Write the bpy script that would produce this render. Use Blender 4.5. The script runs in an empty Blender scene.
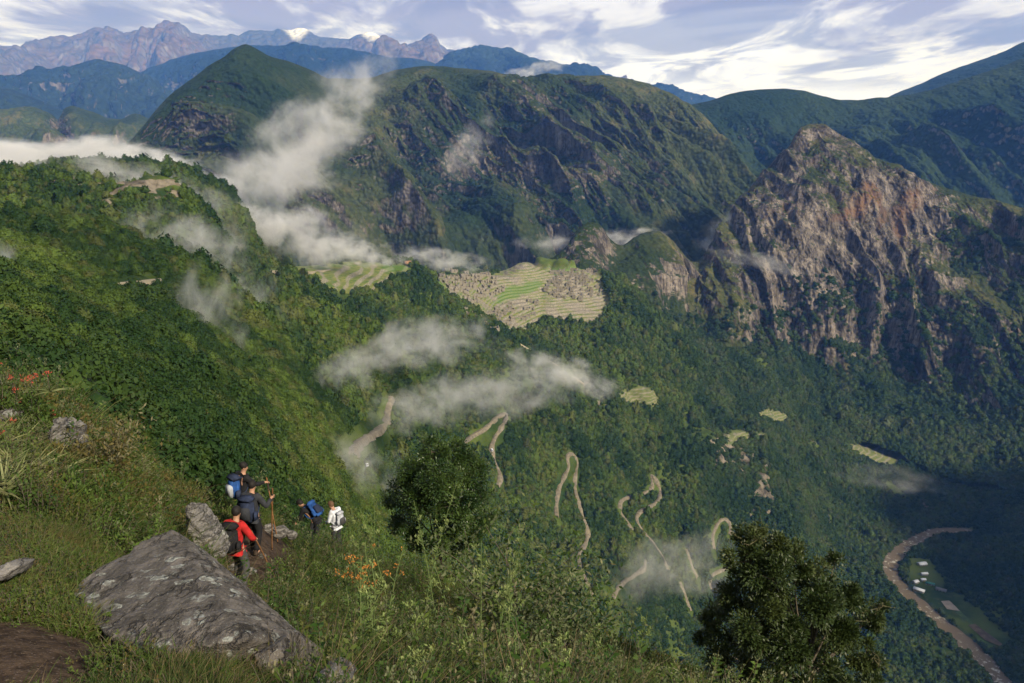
import bpy, bmesh, math, random
import numpy as np
from mathutils import Vector, Matrix
from mathutils.bvhtree import BVHTree

C = bpy.context.scene
F = 850.0                      # focal length in pixels of the 1024 wide frame
TH = math.radians(15.2)        # the camera looks down by this much
CT, ST = math.cos(TH), math.sin(TH)
rng = np.random.default_rng(7)
random.seed(7)

# ------------------------------------------------------------------ helpers
def link(o):
    C.collection.objects.link(o)
    return o

def tag(o, label=None, cat=None, group=None, kind=None):
    if label: o['label'] = label
    if cat: o['category'] = cat
    if group: o['group'] = group
    if kind: o['kind'] = kind
    return o

def world_pt(px, py, Y):
    """ground point seen at picture position px,py when it stands Y metres ahead"""
    a = (px - 512.0) / F
    b = (341.5 - py) / F
    s = Y / (CT + b * ST)
    return a * s, Y + 0 * px, (-ST + b * CT) * s

def to_px(x, y, z):
    d = y * CT - z * ST
    u = y * ST + z * CT
    return 512 + F * x / d, 341.5 - F * u / d

def ray(px, py):
    a = (px - 512.0) / F
    b = (341.5 - py) / F
    return Vector((a, CT + b * ST, -ST + b * CT)).normalized()

# ---- gradient noise
_r = np.random.default_rng(11)
PERM = _r.permutation(256).astype(np.int32)
PERM = np.concatenate([PERM, PERM, PERM])
GR = _r.normal(size=(256, 3)).astype(np.float32)
GR /= np.linalg.norm(GR, axis=1)[:, None]

def perlin(x, y, z):
    xi = np.floor(x); yi = np.floor(y); zi = np.floor(z)
    fx = (x - xi).astype(np.float32); fy = (y - yi).astype(np.float32); fz = (z - zi).astype(np.float32)
    X = xi.astype(np.int64) & 255; Y = yi.astype(np.int64) & 255; Z = zi.astype(np.int64) & 255
    u = fx * fx * fx * (fx * (fx * 6 - 15) + 10)
    v = fy * fy * fy * (fy * (fy * 6 - 15) + 10)
    w = fz * fz * fz * (fz * (fz * 6 - 15) + 10)
    out = 0
    for dx in (0, 1):
        wx = u if dx else 1 - u
        for dy in (0, 1):
            wy = v if dy else 1 - v
            for dz in (0, 1):
                wz = w if dz else 1 - w
                h = PERM[PERM[PERM[(X + dx) & 255] + ((Y + dy) & 255)] + ((Z + dz) & 255)] & 255
                g = GR[h]
                out = out + wx * wy * wz * (g[..., 0] * (fx - dx) + g[..., 1] * (fy - dy) + g[..., 2] * (fz - dz))
    return out * 1.5

def fbm(x, y, z, octv=5, gain=.5, lac=2.03, ridged=False):
    a, s, n = 1.0, 0, 0
    for o in range(octv):
        p = perlin(x + o * 17.3, y - o * 9.1, z + o * 5.7)
        if ridged: p = 1 - 2.0 * np.abs(p)
        s = s + a * p; n += a
        a *= gain; x = x * lac; y = y * lac; z = z * lac
    return s / n

def pchip(xs, ys, xq):
    """monotone cubic; ys may have trailing dimensions"""
    xs = np.asarray(xs, float); ys = np.asarray(ys, float); xq = np.asarray(xq, float)
    h = np.diff(xs); sh = (len(h),) + (1,) * (ys.ndim - 1)
    d = np.diff(ys, axis=0) / h.reshape(sh)
    m = np.zeros_like(ys)
    if len(xs) > 2:
        h0 = h[:-1].reshape((-1,) + sh[1:]); h1 = h[1:].reshape((-1,) + sh[1:])
        w1 = 2 * h1 + h0; w2 = h1 + 2 * h0
        same = (d[:-1] * d[1:]) > 0
        with np.errstate(divide='ignore', invalid='ignore'):
            hm = (w1 + w2) / (w1 / d[:-1] + w2 / d[1:])
        m[1:-1] = np.where(same, hm, 0)
    m[0] = d[0]; m[-1] = d[-1]
    i = np.clip(np.searchsorted(xs, xq, side='right') - 1, 0, len(xs) - 2)
    t = (xq - xs[i]) / h[i]
    shp = t.shape + (1,) * (ys.ndim - 1)
    t = t.reshape(shp); hh = h[i].reshape(shp)
    t2, t3 = t * t, t * t * t
    return ((2*t3 - 3*t2 + 1) * ys[i] + (t3 - 2*t2 + t) * hh * m[i] + (-2*t3 + 3*t2) * ys[i+1] + (t3 - t2) * hh * m[i+1])

def smooth(a, b, x):
    t = np.clip((x - a) / (b - a), 0, 1)
    return t * t * (3 - 2 * t)

class Sheet:
    """a patch of terrain lofted through feature lines (crest, spur, foot ...)"""
    def __init__(s, rows, nu, nv, span=None):
        x0, x1 = span if span else (rows[0][0][0], rows[0][-1][0])
        px = np.linspace(x0, x1, nu)
        PY, LY = [], []
        for r in rows:
            r = np.array(r, float)
            PY.append(pchip(r[:, 0], r[:, 1], np.clip(px, r[0, 0], r[-1, 0])))
            LY.append(pchip(r[:, 0], np.log(r[:, 2]), np.clip(px, r[0, 0], r[-1, 0])))
        PY = np.array(PY); LY = np.array(LY)
        K = len(rows)
        if isinstance(nv, int): nv = [nv] * (K - 1)
        v = np.concatenate([np.linspace(k, k + 1, n, endpoint=False) for k, n in enumerate(nv)] + [[K - 1]])
        s.v = v
        py = pchip(np.arange(K), PY, v); Y = np.exp(pchip(np.arange(K), LY, v))
        s.U, s.V = np.meshgrid(px, v)
        x, y, z = world_pt(s.U, py, Y)
        s.P = np.stack([x, y, z], -1)
        s.nv, s.nu = s.P.shape[:2]
    def normals(s):
        du = np.gradient(s.P, axis=1); dv = np.gradient(s.P, axis=0)
        n = np.cross(du, dv)
        n /= np.linalg.norm(n, axis=-1)[..., None] + 1e-9
        return n * np.sign(n[..., 2:3] + 1e-6)
    def push(s, d, N=None):
        N = s.normals() if N is None else N
        s.P = s.P + N * d[..., None]
    def pix(s):
        return to_px(s.P[..., 0], s.P[..., 1], s.P[..., 2])
    def mesh(s, name, mat, attrs=None, keep=None, label=None):
        nv, nu = s.nv, s.nu
        idx = np.arange(nv * nu).reshape(nv, nu)
        q = np.stack([idx[:-1, :-1], idx[:-1, 1:], idx[1:, 1:], idx[1:, :-1]], -1).reshape(-1, 4)
        if keep is not None:
            q = q[keep[:-1, :-1].reshape(-1)]
        o = np_mesh(name, s.P.reshape(-1, 3), q, mat, smooth_=True, attrs={k: a.reshape(-1) for k, a in (attrs or {}).items()})
        s.ob = o
        return o
    def scatter(s, n, w, seed=0):
        """n random points on the sheet, weighted by area * w"""
        r = np.random.default_rng(seed)
        P = s.P
        a = P[:-1, 1:] - P[:-1, :-1]; b = P[1:, :-1] - P[:-1, :-1]
        A = np.linalg.norm(np.cross(a, b), axis=-1) * w[:-1, :-1]
        A = A.reshape(-1); cs = np.cumsum(A); tot = cs[-1]
        i = np.searchsorted(cs, r.random(n) * tot)
        i = np.clip(i, 0, len(A) - 1)
        iv, iu = np.divmod(i, s.nu - 1)
        fu = r.random(n)[:, None]; fv = r.random(n)[:, None]
        return P[iv, iu] * (1-fu) * (1-fv) + P[iv, iu+1] * fu * (1-fv) + P[iv+1, iu] * (1-fu) * fv + P[iv+1, iu+1] * fu * fv, iv, iu

def np_mesh(name, verts, faces, mat=None, smooth_=False, attrs=None, parent=None, matidx=None):
    """faces: (n,k) array, or list of such arrays of different k"""
    me = bpy.data.meshes.new(name)
    if not (isinstance(faces, (list, tuple)) and len(faces) and isinstance(faces[0], np.ndarray)): faces = [faces]
    faces = [np.asarray(f, np.int32) for f in faces if len(f)]
    verts = np.asarray(verts, np.float32)
    me.vertices.add(len(verts)); me.vertices.foreach_set('co', verts.reshape(-1))
    tot = np.concatenate([np.full(len(f), f.shape[1], np.int32) for f in faces])
    lp = np.concatenate([f.reshape(-1) for f in faces])
    me.loops.add(len(lp)); me.loops.foreach_set('vertex_index', lp)
    me.polygons.add(len(tot))
    st = np.concatenate([[0], np.cumsum(tot)[:-1]]).astype(np.int32)
    me.polygons.foreach_set('loop_start', st)
    if smooth_: me.polygons.foreach_set('use_smooth', np.ones(len(tot), bool))
    if matidx is not None: me.polygons.foreach_set('material_index', np.asarray(matidx, np.int32))
    for k, a in (attrs or {}).items():
        at = me.attributes.new(k, 'FLOAT', 'POINT'); at.data.foreach_set('value', np.asarray(a, np.float32))
    me.update(calc_edges=True)
    o = bpy.data.objects.new(name, me)
    if mat is not None:
        for m in (mat if isinstance(mat, (list, tuple)) else [mat]): me.materials.append(m)
    link(o)
    if parent is not None: o.parent = parent
    return o

# ------------------------------------------------------------------ node helpers
class NT:
    def __init__(s, name, kind='mat'):
        if kind == 'mat':
            s.m = bpy.data.materials.new(name); s.m.use_nodes = True; s.t = s.m.node_tree
            s.t.nodes.clear()
            s.out = s.t.nodes.new('ShaderNodeOutputMaterial')
        s.co = None
    def n(s, typ, ins=None, **kw):
        nd = s.t.nodes.new(typ)
        for k, v in kw.items(): setattr(nd, k, v)
        for k, v in (ins or {}).items():
            sk = nd.inputs[k]
            if isinstance(v, bpy.types.NodeSocket): s.t.links.new(v, sk)
            elif isinstance(v, bpy.types.Node): s.t.links.new(v.outputs[0], sk)
            else: sk.default_value = v
        return nd
    def math(s, op, a, b=0.0, c=None, clamp=False):
        ins = {0: a, 1: b}
        if c is not None: ins[2] = c
        nd = s.n('ShaderNodeMath', ins, operation=op); nd.use_clamp = clamp
        return nd.outputs[0]
    def coords(s, scale=(1, 1, 1), rot=(0, 0, 0)):
        if s.co is None: s.co = s.n('ShaderNodeTexCoord').outputs['Object']
        return s.n('ShaderNodeMapping', {'Vector': s.co, 'Scale': scale, 'Rotation': rot}).outputs[0]
    def noise(s, scale, detail=4, rough=.55, sc=(1, 1, 1), dist=0.0, typ=None):
        nd = s.n('ShaderNodeTexNoise', {'Vector': s.coords(sc), 'Scale': scale, 'Detail': detail, 'Roughness': rough, 'Distortion': dist})
        return nd.outputs[0]
    def voro(s, scale, sc=(1, 1, 1), out='Distance', feature='F1', rnd=1.0):
        nd = s.n('ShaderNodeTexVoronoi', {'Vector': s.coords(sc), 'Scale': scale, 'Randomness': rnd}, feature=feature)
        return nd.outputs[out]
    def ramp(s, fac, stops, interp='LINEAR'):
        nd = s.n('ShaderNodeValToRGB', {'Fac': fac}); cr = nd.color_ramp; cr.interpolation = interp
        while len(cr.elements) < len(stops): cr.elements.new(.5)
        for e, (p, c) in zip(cr.elements, stops):
            e.position = p; e.color = (c[0], c[1], c[2], 1) if not isinstance(c, (int, float)) else (c, c, c, 1)
        return nd.outputs[0]
    def rng(s, x, a, b, lo=0.0, hi=1.0):
        return s.n('ShaderNodeMapRange', {0: x, 1: a, 2: b, 3: lo, 4: hi}, interpolation_type='SMOOTHSTEP').outputs[0]
    def mix(s, fac, a, b, mode='MIX'):
        nd = s.n('ShaderNodeMix', data_type='RGBA', blend_type=mode)
        for i, v in ((0, fac), (6, a), (7, b)):
            if isinstance(v, bpy.types.NodeSocket): s.t.links.new(v, nd.inputs[i])
            else: nd.inputs[i].default_value = (v[0], v[1], v[2], 1) if isinstance(v, tuple) else v
        return nd.outputs[2]
    def attr(s, name):
        return s.n('ShaderNodeAttribute', attribute_name=name).outputs['Fac']
    def nz(s):
        g = s.n('ShaderNodeNewGeometry')
        return s.n('ShaderNodeSeparateXYZ', {0: g.outputs['Normal']}).outputs[2]
    def objrand(s):
        return s.n('ShaderNodeObjectInfo').outputs['Random']
    def bump(s, h, dist, strength=1.0):
        return s.n('ShaderNodeBump', {'Height': h, 'Distance': dist, 'Strength': strength}).outputs[0]
    def surf(s, color, rough=.85, normal=None, spec=.25, **kw):
        ins = {'Base Color': color if not isinstance(color, tuple) else (*color[:3], 1), 'Roughness': rough, 'Specular IOR Level': spec}
        if normal is not None: ins['Normal'] = normal
        ins.update(kw)
        b = s.n('ShaderNodeBsdfPrincipled', ins)
        s.t.links.new(b.outputs[0], s.out.inputs[0])
        return s.m

def plain(name, col, rough=.8, var=.15, scale=20, spec=.25, bump=0.0):
    t = NT(name)
    nz = t.noise(scale, 3)
    c = t.mix(t.rng(nz, .3, .7), tuple(k * (1 - var) for k in col), tuple(min(1, k * (1 + var)) for k in col))
    return t.surf(c, rough, t.bump(nz, bump) if bump else None, spec)
# ------------------------------------------------------------------ camera, sun, sky
cam_d = bpy.data.cameras.new('camera'); cam = link(bpy.data.objects.new('camera', cam_d))
cam_d.sensor_width = 36; cam_d.lens = 36 * F / 1024
cam_d.clip_start = .1; cam_d.clip_end = 200000
cam.location = (0, 0, 0); cam.rotation_euler = (math.radians(90) - TH, 0, 0)
C.camera = cam

SUN_AZ = math.radians(138)     # measured from straight ahead, clockwise: behind the right shoulder
SUN_EL = math.radians(33)
sun_dir = Vector((math.sin(SUN_AZ) * math.cos(SUN_EL), math.cos(SUN_AZ) * math.cos(SUN_EL), math.sin(SUN_EL)))
sd = bpy.data.lights.new('sun', 'SUN'); sun = link(bpy.data.objects.new('sun', sd))
sd.energy = 4.7; sd.angle = math.radians(4); sd.color = (1, .92, .81)
sun.rotation_euler = (-sun_dir).to_track_quat('-Z', 'Y').to_euler()

w = bpy.data.worlds.new('World'); C.world = w; w.use_nodes = True
t = NT('', kind='world'); t.t = w.node_tree; t.t.nodes.clear()
wout = t.n('ShaderNodeOutputWorld')
sky = t.n('ShaderNodeTexSky', sky_type='NISHITA'); sky.sun_disc = False
sky.sun_elevation = SUN_EL; sky.sun_rotation = SUN_AZ; sky.altitude = 2700
gen = t.n('ShaderNodeTexCoord').outputs['Generated']
sep = t.n('ShaderNodeSeparateXYZ', {0: gen})
X, Y_, Z = sep.outputs
# a cloud deck: the view direction meets a plane high above
zz = t.math('MAXIMUM', t.math('ADD', Z, .10), .04)
cx = t.math('DIVIDE', X, zz); cy = t.math('DIVIDE', Y_, zz)
vec = t.n('ShaderNodeCombineXYZ', {0: cx, 1: cy, 2: 0.3}).outputs[0]
def wn(scale, detail, sc=(1, 1, 1), loc=(0, 0, 0), dist=0.0, rough=.55):
    mp = t.n('ShaderNodeMapping', {'Vector': vec, 'Scale': sc, 'Location': loc})
    return t.n('ShaderNodeTexNoise', {'Vector': mp.outputs[0], 'Scale': scale, 'Detail': detail, 'Roughness': rough, 'Distortion': dist}).outputs[0]
n1 = wn(.62, 7, (1.2, .60, 1), (2.3, 2.6, 0), .6, .56)
n2 = wn(1.2, 8, (1.5, .62, 1), (4.3, 1.0, 2), .4, .6)
# brightness bands: bright near the horizon, lavender grey undersides higher up
el = t.math('MULTIPLY', Z, 1.0)
base = t.rng(t.math('ADD', el, t.math('MULTIPLY', t.math('SUBTRACT', n1, .5), .34)), .034, .085)
cloudc = t.mix(base, (.82, .88, 1.20), (.285, .270, .425))
lite = t.rng(n2, .47, .60)
cloudc = t.mix(t.math('MULTIPLY', lite, .78), cloudc, (.80, .84, 1.08))
n3 = wn(1.0, 8, (1.5, .75, 1), (9.1, 3.3, 5), .7, .6)
dark = t.math('MULTIPLY', t.rng(n3, .46, .60), t.rng(Z, .012, .045))
cloudc = t.mix(t.math('MULTIPLY', dark, .75), cloudc, (.20, .195, .33))
skyc = t.mix(1.0, t.n('ShaderNodeMixRGB', {0: 1.0, 1: sky.outputs[0], 2: (.09, .09, .09, 1)}, blend_type='MULTIPLY').outputs[0], (1.0, 1.0, 1.0), 'MULTIPLY')
cover = t.rng(n2, .02, .08)
final = t.mix(cover, skyc, cloudc)
final = t.mix(t.rng(Z, .16, .34), final, t.mix(t.rng(n1, .35, .65), (.24, .25, .29), (.44, .44, .46)))
# below the horizon: dim ground glow (never seen, closes the dome)
final = t.mix(t.rng(Z, -.06, -.02), (.05, .06, .07), final)
bg = t.n('ShaderNodeBackground', {'Color': final, 'Strength': 1.0})
t.t.links.new(bg.outputs[0], wout.inputs[0])
w.cycles.sampling_method = 'MANUAL'; w.cycles.sample_map_resolution = 512

C.view_settings.view_transform = 'Standard'; C.view_settings.look = 'None'
C.view_settings.exposure = .45; C.view_settings.gamma = 1
C.render.engine = 'CYCLES'
cy_ = C.cycles
cy_.max_bounces = 5; cy_.diffuse_bounces = 2; cy_.glossy_bounces = 1; cy_.transmission_bounces = 1
cy_.volume_bounces = 2; cy_.transparent_max_bounces = 8
cy_.use_denoising = True; cy_.denoiser = 'OPENIMAGEDENOISE'
cy_.use_adaptive_sampling = True; cy_.adaptive_threshold = .015
cy_.caustics_reflective = False; cy_.caustics_refractive = False
# ------------------------------------------------------------------ materials of the mountains
def mountain_mat(name, veg1, veg2, rock1, rock2, rock_lo, rock_hi, fscale=.02, streak=.02, rust=None, snow=None, canopy=12.0, bare=None, rockgain=0.3):
    t = NT(name)
    nz = t.nz()
    n_big = t.noise(fscale * .12, 4)
    n_mid = t.noise(fscale, 10, .68)
    n_str = t.noise(streak, 9, .68, sc=(1, 1, .16), dist=.2)
    crk = t.math('ABSOLUTE', t.math('SUBTRACT', t.noise(streak * 1.6, 7, .6, sc=(1, 1, .18)), .5))
    veg = t.mix(t.rng(n_big, .38, .62), veg1, veg2)
    cell = t.voro(1.0 / canopy, sc=(1, 1, 1))
    veg = t.mix(t.math('MULTIPLY', t.rng(cell, .2, .8), .45), veg, tuple(k * .35 for k in veg1))
    if bare: veg = t.mix(t.math('MULTIPLY', t.rng(n_mid, .50, .66), t.rng(n_big, .42, .58)), veg, bare)
    rock = t.mix(t.rng(n_str, .36, .68), rock1, rock2)
    rock = t.mix(t.math('MULTIPLY', t.rng(crk, .035, .0), .75), rock, tuple(k * .3 for k in rock1))
    if rust:
        rock = t.mix(t.rng(t.math('ADD', t.noise(fscale * .5, 6, .65, sc=(1, 1, .5)), t.math('MULTIPLY', t.attr('rust'), .35)), .56, .80), rock, rust)
    m = t.math('ADD', nz, t.math('MULTIPLY', t.math('SUBTRACT', n_mid, .5), rockgain * 1.6))
    m = t.math('ADD', m, t.math('MULTIPLY', t.math('SUBTRACT', n_str, .5), rockgain * 1.2))
    m = t.math('SUBTRACT', m, t.math('MULTIPLY', t.attr('rock'), 1.0))
    col = t.mix(t.rng(m, rock_hi, rock_lo), veg, rock)
    if snow:
        z = t.n('ShaderNodeSeparateXYZ', {0: t.coords()}).outputs[2]
        zz = t.math('ADD', z, t.math('MULTIPLY', t.math('SUBTRACT', n_mid, .5), 500.0))
        zz = t.math('ADD', zz, t.math('MULTIPLY', t.attr('snow'), 1000.0))
        col = t.mix(t.rng(zz, snow, snow + 420), col, (.75, .77, .82))
    h = t.math('ADD', t.math('MULTIPLY', t.math('SUBTRACT', 1.0, cell), .5), t.math('MULTIPLY', n_str, .8))
    return t.surf(col, .9, t.bump(h, canopy * .9), .1)

def ridge_sheet(name, label, crest, rows, nu, nv, mat, big, amp, fine, famp, seed, rib=None, back=1.15, drop=140, rock=None, snowf=None):
    """crest and lower lines from far to near; adds the hidden far side"""
    behind = [(a, b + drop, c * back) for a, b, c in crest]
    s = Sheet([behind, crest] + rows, nu, nv)
    P = s.P
    k = np.clip(np.abs(s.V - 1.0) * 1.3, .06, 1)
    x, y, z = P[..., 0] / big + seed, P[..., 1] / big, P[..., 2] / big
    N = s.normals()
    d = fbm(x, y, z, 5, .42, ridged=True) - .35
    disp = amp * k * d
    if name == 'back_range': disp = disp * (.28 + .72 * smooth(290, 400, s.U))
    if rib:
        per, ramp_, skew = rib
        c0 = P[..., 0] - skew * (s.V - 1) * per
        q = fbm(c0 / per + 3.1 * seed, (s.V) * .35 + 0 * c0, 0 * c0 + seed, 4, .42, ridged=True)
        disp = disp + ramp_ * k * np.clip(s.V - 1, 0, 1.5) * (q - .3)
        q2 = fbm(c0 / (per * .28) + 1.7 * seed, (s.V) * .8 + 0 * c0, 0 * c0 + seed, 4, .5, ridged=True)
        disp = disp + ramp_ * .22 * np.clip(s.V - 1, 0.1, 1) * (q2 - .3)
    if name == 'back_range': disp = disp * (.62 + .38 * smooth(270, 400, s.U))
    s.push(disp, N)
    N = s.normals()
    x, y, z = s.P[..., 0] / fine + seed, s.P[..., 1] / fine, s.P[..., 2] / fine
    s.push(famp * np.clip(.15 + np.abs(s.V - 1) * 1.5, 0, 1) * (fbm(x, y, z, 4, .55, ridged=True) - .2), N)
    at = {'rust': np.zeros(s.V.shape), 'rock': np.zeros(s.V.shape) if rock is None else rock(s), 'snow': np.zeros(s.V.shape) if snowf is None else snowf(s)}
    o = s.mesh(name, mat, at)
    tag(o, kind='structure')
    return s

m_far = mountain_mat('high_range', (.08, .075, .055), (.155, .105, .075), (.10, .088, .085), (.22, .20, .205), .55, .75, fscale=.0016, streak=.0012, snow=2040, canopy=160)
m_blue = mountain_mat('wooded_far_ridge', (.010, .022, .018), (.022, .038, .022), (.08, .08, .07), (.18, .16, .14), .15, .3, fscale=.003, streak=.003, canopy=60)

def yy(l, Y): return [(a, b, Y) for a, b in l]
far = ridge_sheet('far_mountains', '', yy([(-160, 52), (0, 46), (40, 47), (62, 42), (82, 38), (100, 33), (112, 37), (130, 39), (150, 36), (170, 42), (190, 43), (215, 39), (232, 37), (240, 40), (252, 33), (275, 36), (290, 34), (300, 32), (316, 37), (330, 41), (350, 46), (362, 38), (372, 36), (382, 43), (395, 52), (420, 56), (440, 60), (520, 80), (620, 95)], 24000),
    [yy([(-160, 72), (0, 70), (100, 58), (200, 55), (300, 50), (400, 62), (620, 105)], 20000), yy([(-160, 120), (620, 130)], 16000)], 900, [30, 160, 160], m_far,
    3000, 620, 500, 60, 1.3, rib=(1800, 620, .6), back=1.1, drop=40,
    snowf=lambda s: .72 * np.exp(-((s.U - 297) / 13) ** 2) + .78 * np.exp(-((s.U - 372) / 12) ** 2) + .3 * np.exp(-((s.U - 205) / 6) ** 2) - .12)
ridge_sheet('blue_ridge', '', yy([(-160, 125), (-60, 112), (0, 100), (30, 86), (52, 75), (67, 71), (97, 62), (117, 66), (140, 76), (170, 95), (210, 115), (300, 150)], 11000),
    [yy([(-160, 150), (100, 110), (300, 170)], 9500), yy([(-160, 220), (300, 220)], 8000)], 600, [20, 160, 60], m_blue, 1800, 320, 380, 110, 2.3, rib=(900, 450, .5))
ridge_sheet('blue_ridge', '', yy([(90, 120), (130, 82), (164, 64), (205, 52), (243, 47), (290, 47), (315, 50), (345, 50), (360, 53), (385, 59), (420, 61), (436, 66), (480, 92), (560, 140)], 13500),
    [yy([(90, 150), (300, 80), (560, 160)], 11500), yy([(90, 220), (560, 220)], 9500)], 600, [20, 160, 60], m_blue, 1800, 320, 380, 110, 5.3, rib=(1000, 350, .5))
ridge_sheet('blue_ridge', '', yy([(-160, 62), (-60, 74), (0, 86), (30, 97), (60, 110), (100, 127), (140, 142), (220, 170)], 8000),
    [yy([(-160, 120), (220, 190)], 7000), yy([(-160, 220), (220, 230)], 6000)], 400, [20, 90, 50], m_blue, 1500, 220, 250, 30, 6.1, rib=(800, 260, .5))
ridge_sheet('blue_ridge', '', yy([(380, 110), (430, 72), (446, 62), (455, 54), (468, 50), (480, 47), (492, 51), (505, 52), (530, 61), (560, 67), (595, 76), (640, 88), (690, 95), (712, 101), (760, 130), (820, 160)], 14500),
    [yy([(380, 130), (480, 75), (640, 105), (820, 170)], 12500), yy([(380, 200), (820, 200)], 10000)], 500, [20, 100, 60], m_blue, 1800, 260, 380, 120, 8.1, rib=(1000, 300, .5))

m_dark = mountain_mat('wooded_range', (.013, .030, .012), (.032, .053, .019), (.10, .09, .075), (.22, .2, .17), -.1, .1, fscale=.012, streak=.012, canopy=16)
ridge_sheet('dark_ridge', '', yy([(840, 140), (870, 110), (892, 96), (920, 85), (942, 75), (965, 66), (982, 60), (1005, 51), (1024, 42), (1100, 20), (1250, -10)], 7000),
    [yy([(840, 180), (1000, 110), (1250, 60)], 6000), yy([(840, 300), (1250, 250)], 5000)], 500, [20, 120, 60], m_dark, 1300, 150, 160, 18, 9.4, rib=(500, 180, .5))
ridge_sheet('dark_ridge', '', yy([(600, 190), (650, 128), (687, 106), (700, 103), (712, 100), (730, 94), (747, 91), (775, 89), (802, 91), (820, 96), (837, 100), (857, 101), (875, 99), (892, 98), (930, 91), (970, 78), (1000, 68), (1024, 58), (1100, 30), (1250, -10)], 4300),
    [yy([(600, 210), (700, 150), (850, 150), (1024, 120), (1250, 60)], 3900), yy([(600, 260), (700, 230), (850, 220), (1024, 190), (1250, 160)], 3400), yy([(600, 380), (1250, 380)], 2900)],
    900, [20, 160, 160, 60], m_dark, 900, 110, 90, 14, 10.4, rib=(330, 150, .6))
m_left = mountain_mat('grassy_range', (.03, .05, .022), (.075, .10, .035), (.13, .11, .085), (.30, .27, .22), .25, .5, fscale=.012, streak=.02, canopy=18, bare=(.12, .11, .05))
ridge_sheet('green_hills', '', yy([(-160, 105), (-60, 108), (0, 111), (28, 108), (48, 113), (58, 120), (66, 108), (72, 106), (84, 110), (95, 113), (108, 118), (120, 119), (135, 113), (148, 118), (170, 125), (200, 140), (300, 190)], 4800),
    [[(-160, 140, 4300), (0, 140, 4300), (48, 145, 4350), (60, 160, 4550), (75, 140, 4250), (120, 145, 4300), (300, 220, 4300)], yy([(-160, 200), (300, 240)], 3700), yy([(-160, 300), (300, 330)], 3300)],
    600, [20, 120, 80, 30], m_left, 700, 120, 100, 14, 12.4, rib=(260, 130, .5))
# the long back range with the pointed peak at its left end
m_back = mountain_mat('cliffy_range', (.018, .036, .012), (.060, .074, .026), (.07, .06, .05), (.25, .22, .19), -.24, .10, fscale=.014, streak=.022, canopy=13, bare=(.10, .095, .045), rust=(.15, .09, .05), rockgain=.2)
back_crest = [(60, 215, 2650), (100, 177, 2700), (128, 147, 2750), (150, 118, 2800), (170, 96, 2850), (185, 84, 2880), (200, 73, 2900), (212, 64, 2930), (225, 57, 2950), (236, 48, 2980), (246, 45, 3000), (258, 50, 3020), (272, 57, 3060), (290, 62, 3120), (312, 71, 3180), (330, 79, 3250), (350, 79, 3300), (372, 77, 3350), (395, 70, 3400),
    (430, 66, 3450), (455, 67, 3480), (470, 69, 3500), (490, 71, 3500), (507, 75, 3500), (518, 79, 3500), (530, 77, 3500), (560, 76, 3500), (600, 76, 3500), (625, 79, 3500), (645, 84, 3500), (660, 91, 3480), (675, 98, 3450), (690, 106, 3400), (706, 118, 3350), (725, 140, 3280), (745, 170, 3200), (790, 230, 3100)]
back = ridge_sheet('back_range', '', back_crest,
    [[(60, 230, 2580), (128, 178, 2620), (200, 112, 2740), (246, 88, 2800), (300, 112, 2880), (395, 112, 3120), (500, 112, 3200), (600, 116, 3220), (690, 150, 3180), (745, 210, 3050), (790, 250, 2950)],
     [(60, 250, 2480), (128, 212, 2500), (200, 160, 2560), (246, 138, 2600), (300, 165, 2650), (395, 165, 2850), (500, 168, 2950), (600, 170, 2980), (690, 205, 2900), (790, 290, 2800)],
     [(60, 290, 2350), (200, 235, 2350), (300, 225, 2450), (395, 225, 2600), (500, 235, 2680), (600, 235, 2700), (690, 260, 2650), (790, 320, 2600)],
     [(60, 380, 2100), (200, 340, 2150), (300, 330, 2250), (500, 330, 2350), (790, 380, 2350)]],
    1300, [16, 130, 180, 200, 60], m_back, 620, 80, 75, 10, 3.4, rib=(320, 170, .8),
    rock=lambda s: .34 * smooth(.1, .45, perlin(s.P[..., 0] / 260, s.P[..., 1] / 260, s.P[..., 2] / 180 + 9)) + .25 * np.exp(-((s.V - 3.4) / .5) ** 2) * smooth(330, 420, s.U) - .35 * smooth(640, 700, s.U) - .28 * (1 - smooth(270, 350, s.U)))
# ------------------------------------------------------------------ the steep rock peak and its shoulders
m_peak = mountain_mat('rock_peak', (.024, .040, .012), (.070, .080, .026), (.034, .031, .027), (.245, .212, .180), .20, .42, fscale=.022, streak=.040, canopy=9, bare=(.12, .105, .045), rust=(.15, .085, .045), rockgain=.42)
peak_crest = [(520, 300, 1800), (540, 268, 1800), (552, 258, 1810), (565, 250, 1820), (572, 240, 1830), (580, 229, 1840), (590, 222, 1850), (598, 224, 1860), (604, 230, 1870), (610, 239, 1890), (622, 246, 1930), (632, 240, 1950), (642, 234, 1970), (655, 231, 1990), (664, 234, 2000), (672, 240, 2020), (680, 250, 2040), (688, 259, 2060), (694, 262, 2080), (702, 257, 2110), (710, 247, 2140),
    (718, 238, 2160), (728, 226, 2180), (738, 212, 2200), (746, 200, 2210), (754, 186, 2220), (762, 175, 2230), (772, 163, 2250), (782, 153, 2260), (790, 146, 2270), (797, 134, 2280), (803, 127, 2285), (812, 125, 2290), (822, 125, 2290), (830, 131, 2290), (840, 138, 2290), (855, 147, 2280), (870, 155, 2270), (880, 160, 2260), (890, 163, 2250), (900, 165, 2240), (906, 172, 2230), (918, 178, 2210), (930, 184, 2190),
    (945, 189, 2170), (960, 193, 2150), (985, 199, 2110), (1005, 203, 2080), (1024, 208, 2050), (1080, 214, 1950), (1200, 230, 1800)]
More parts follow.
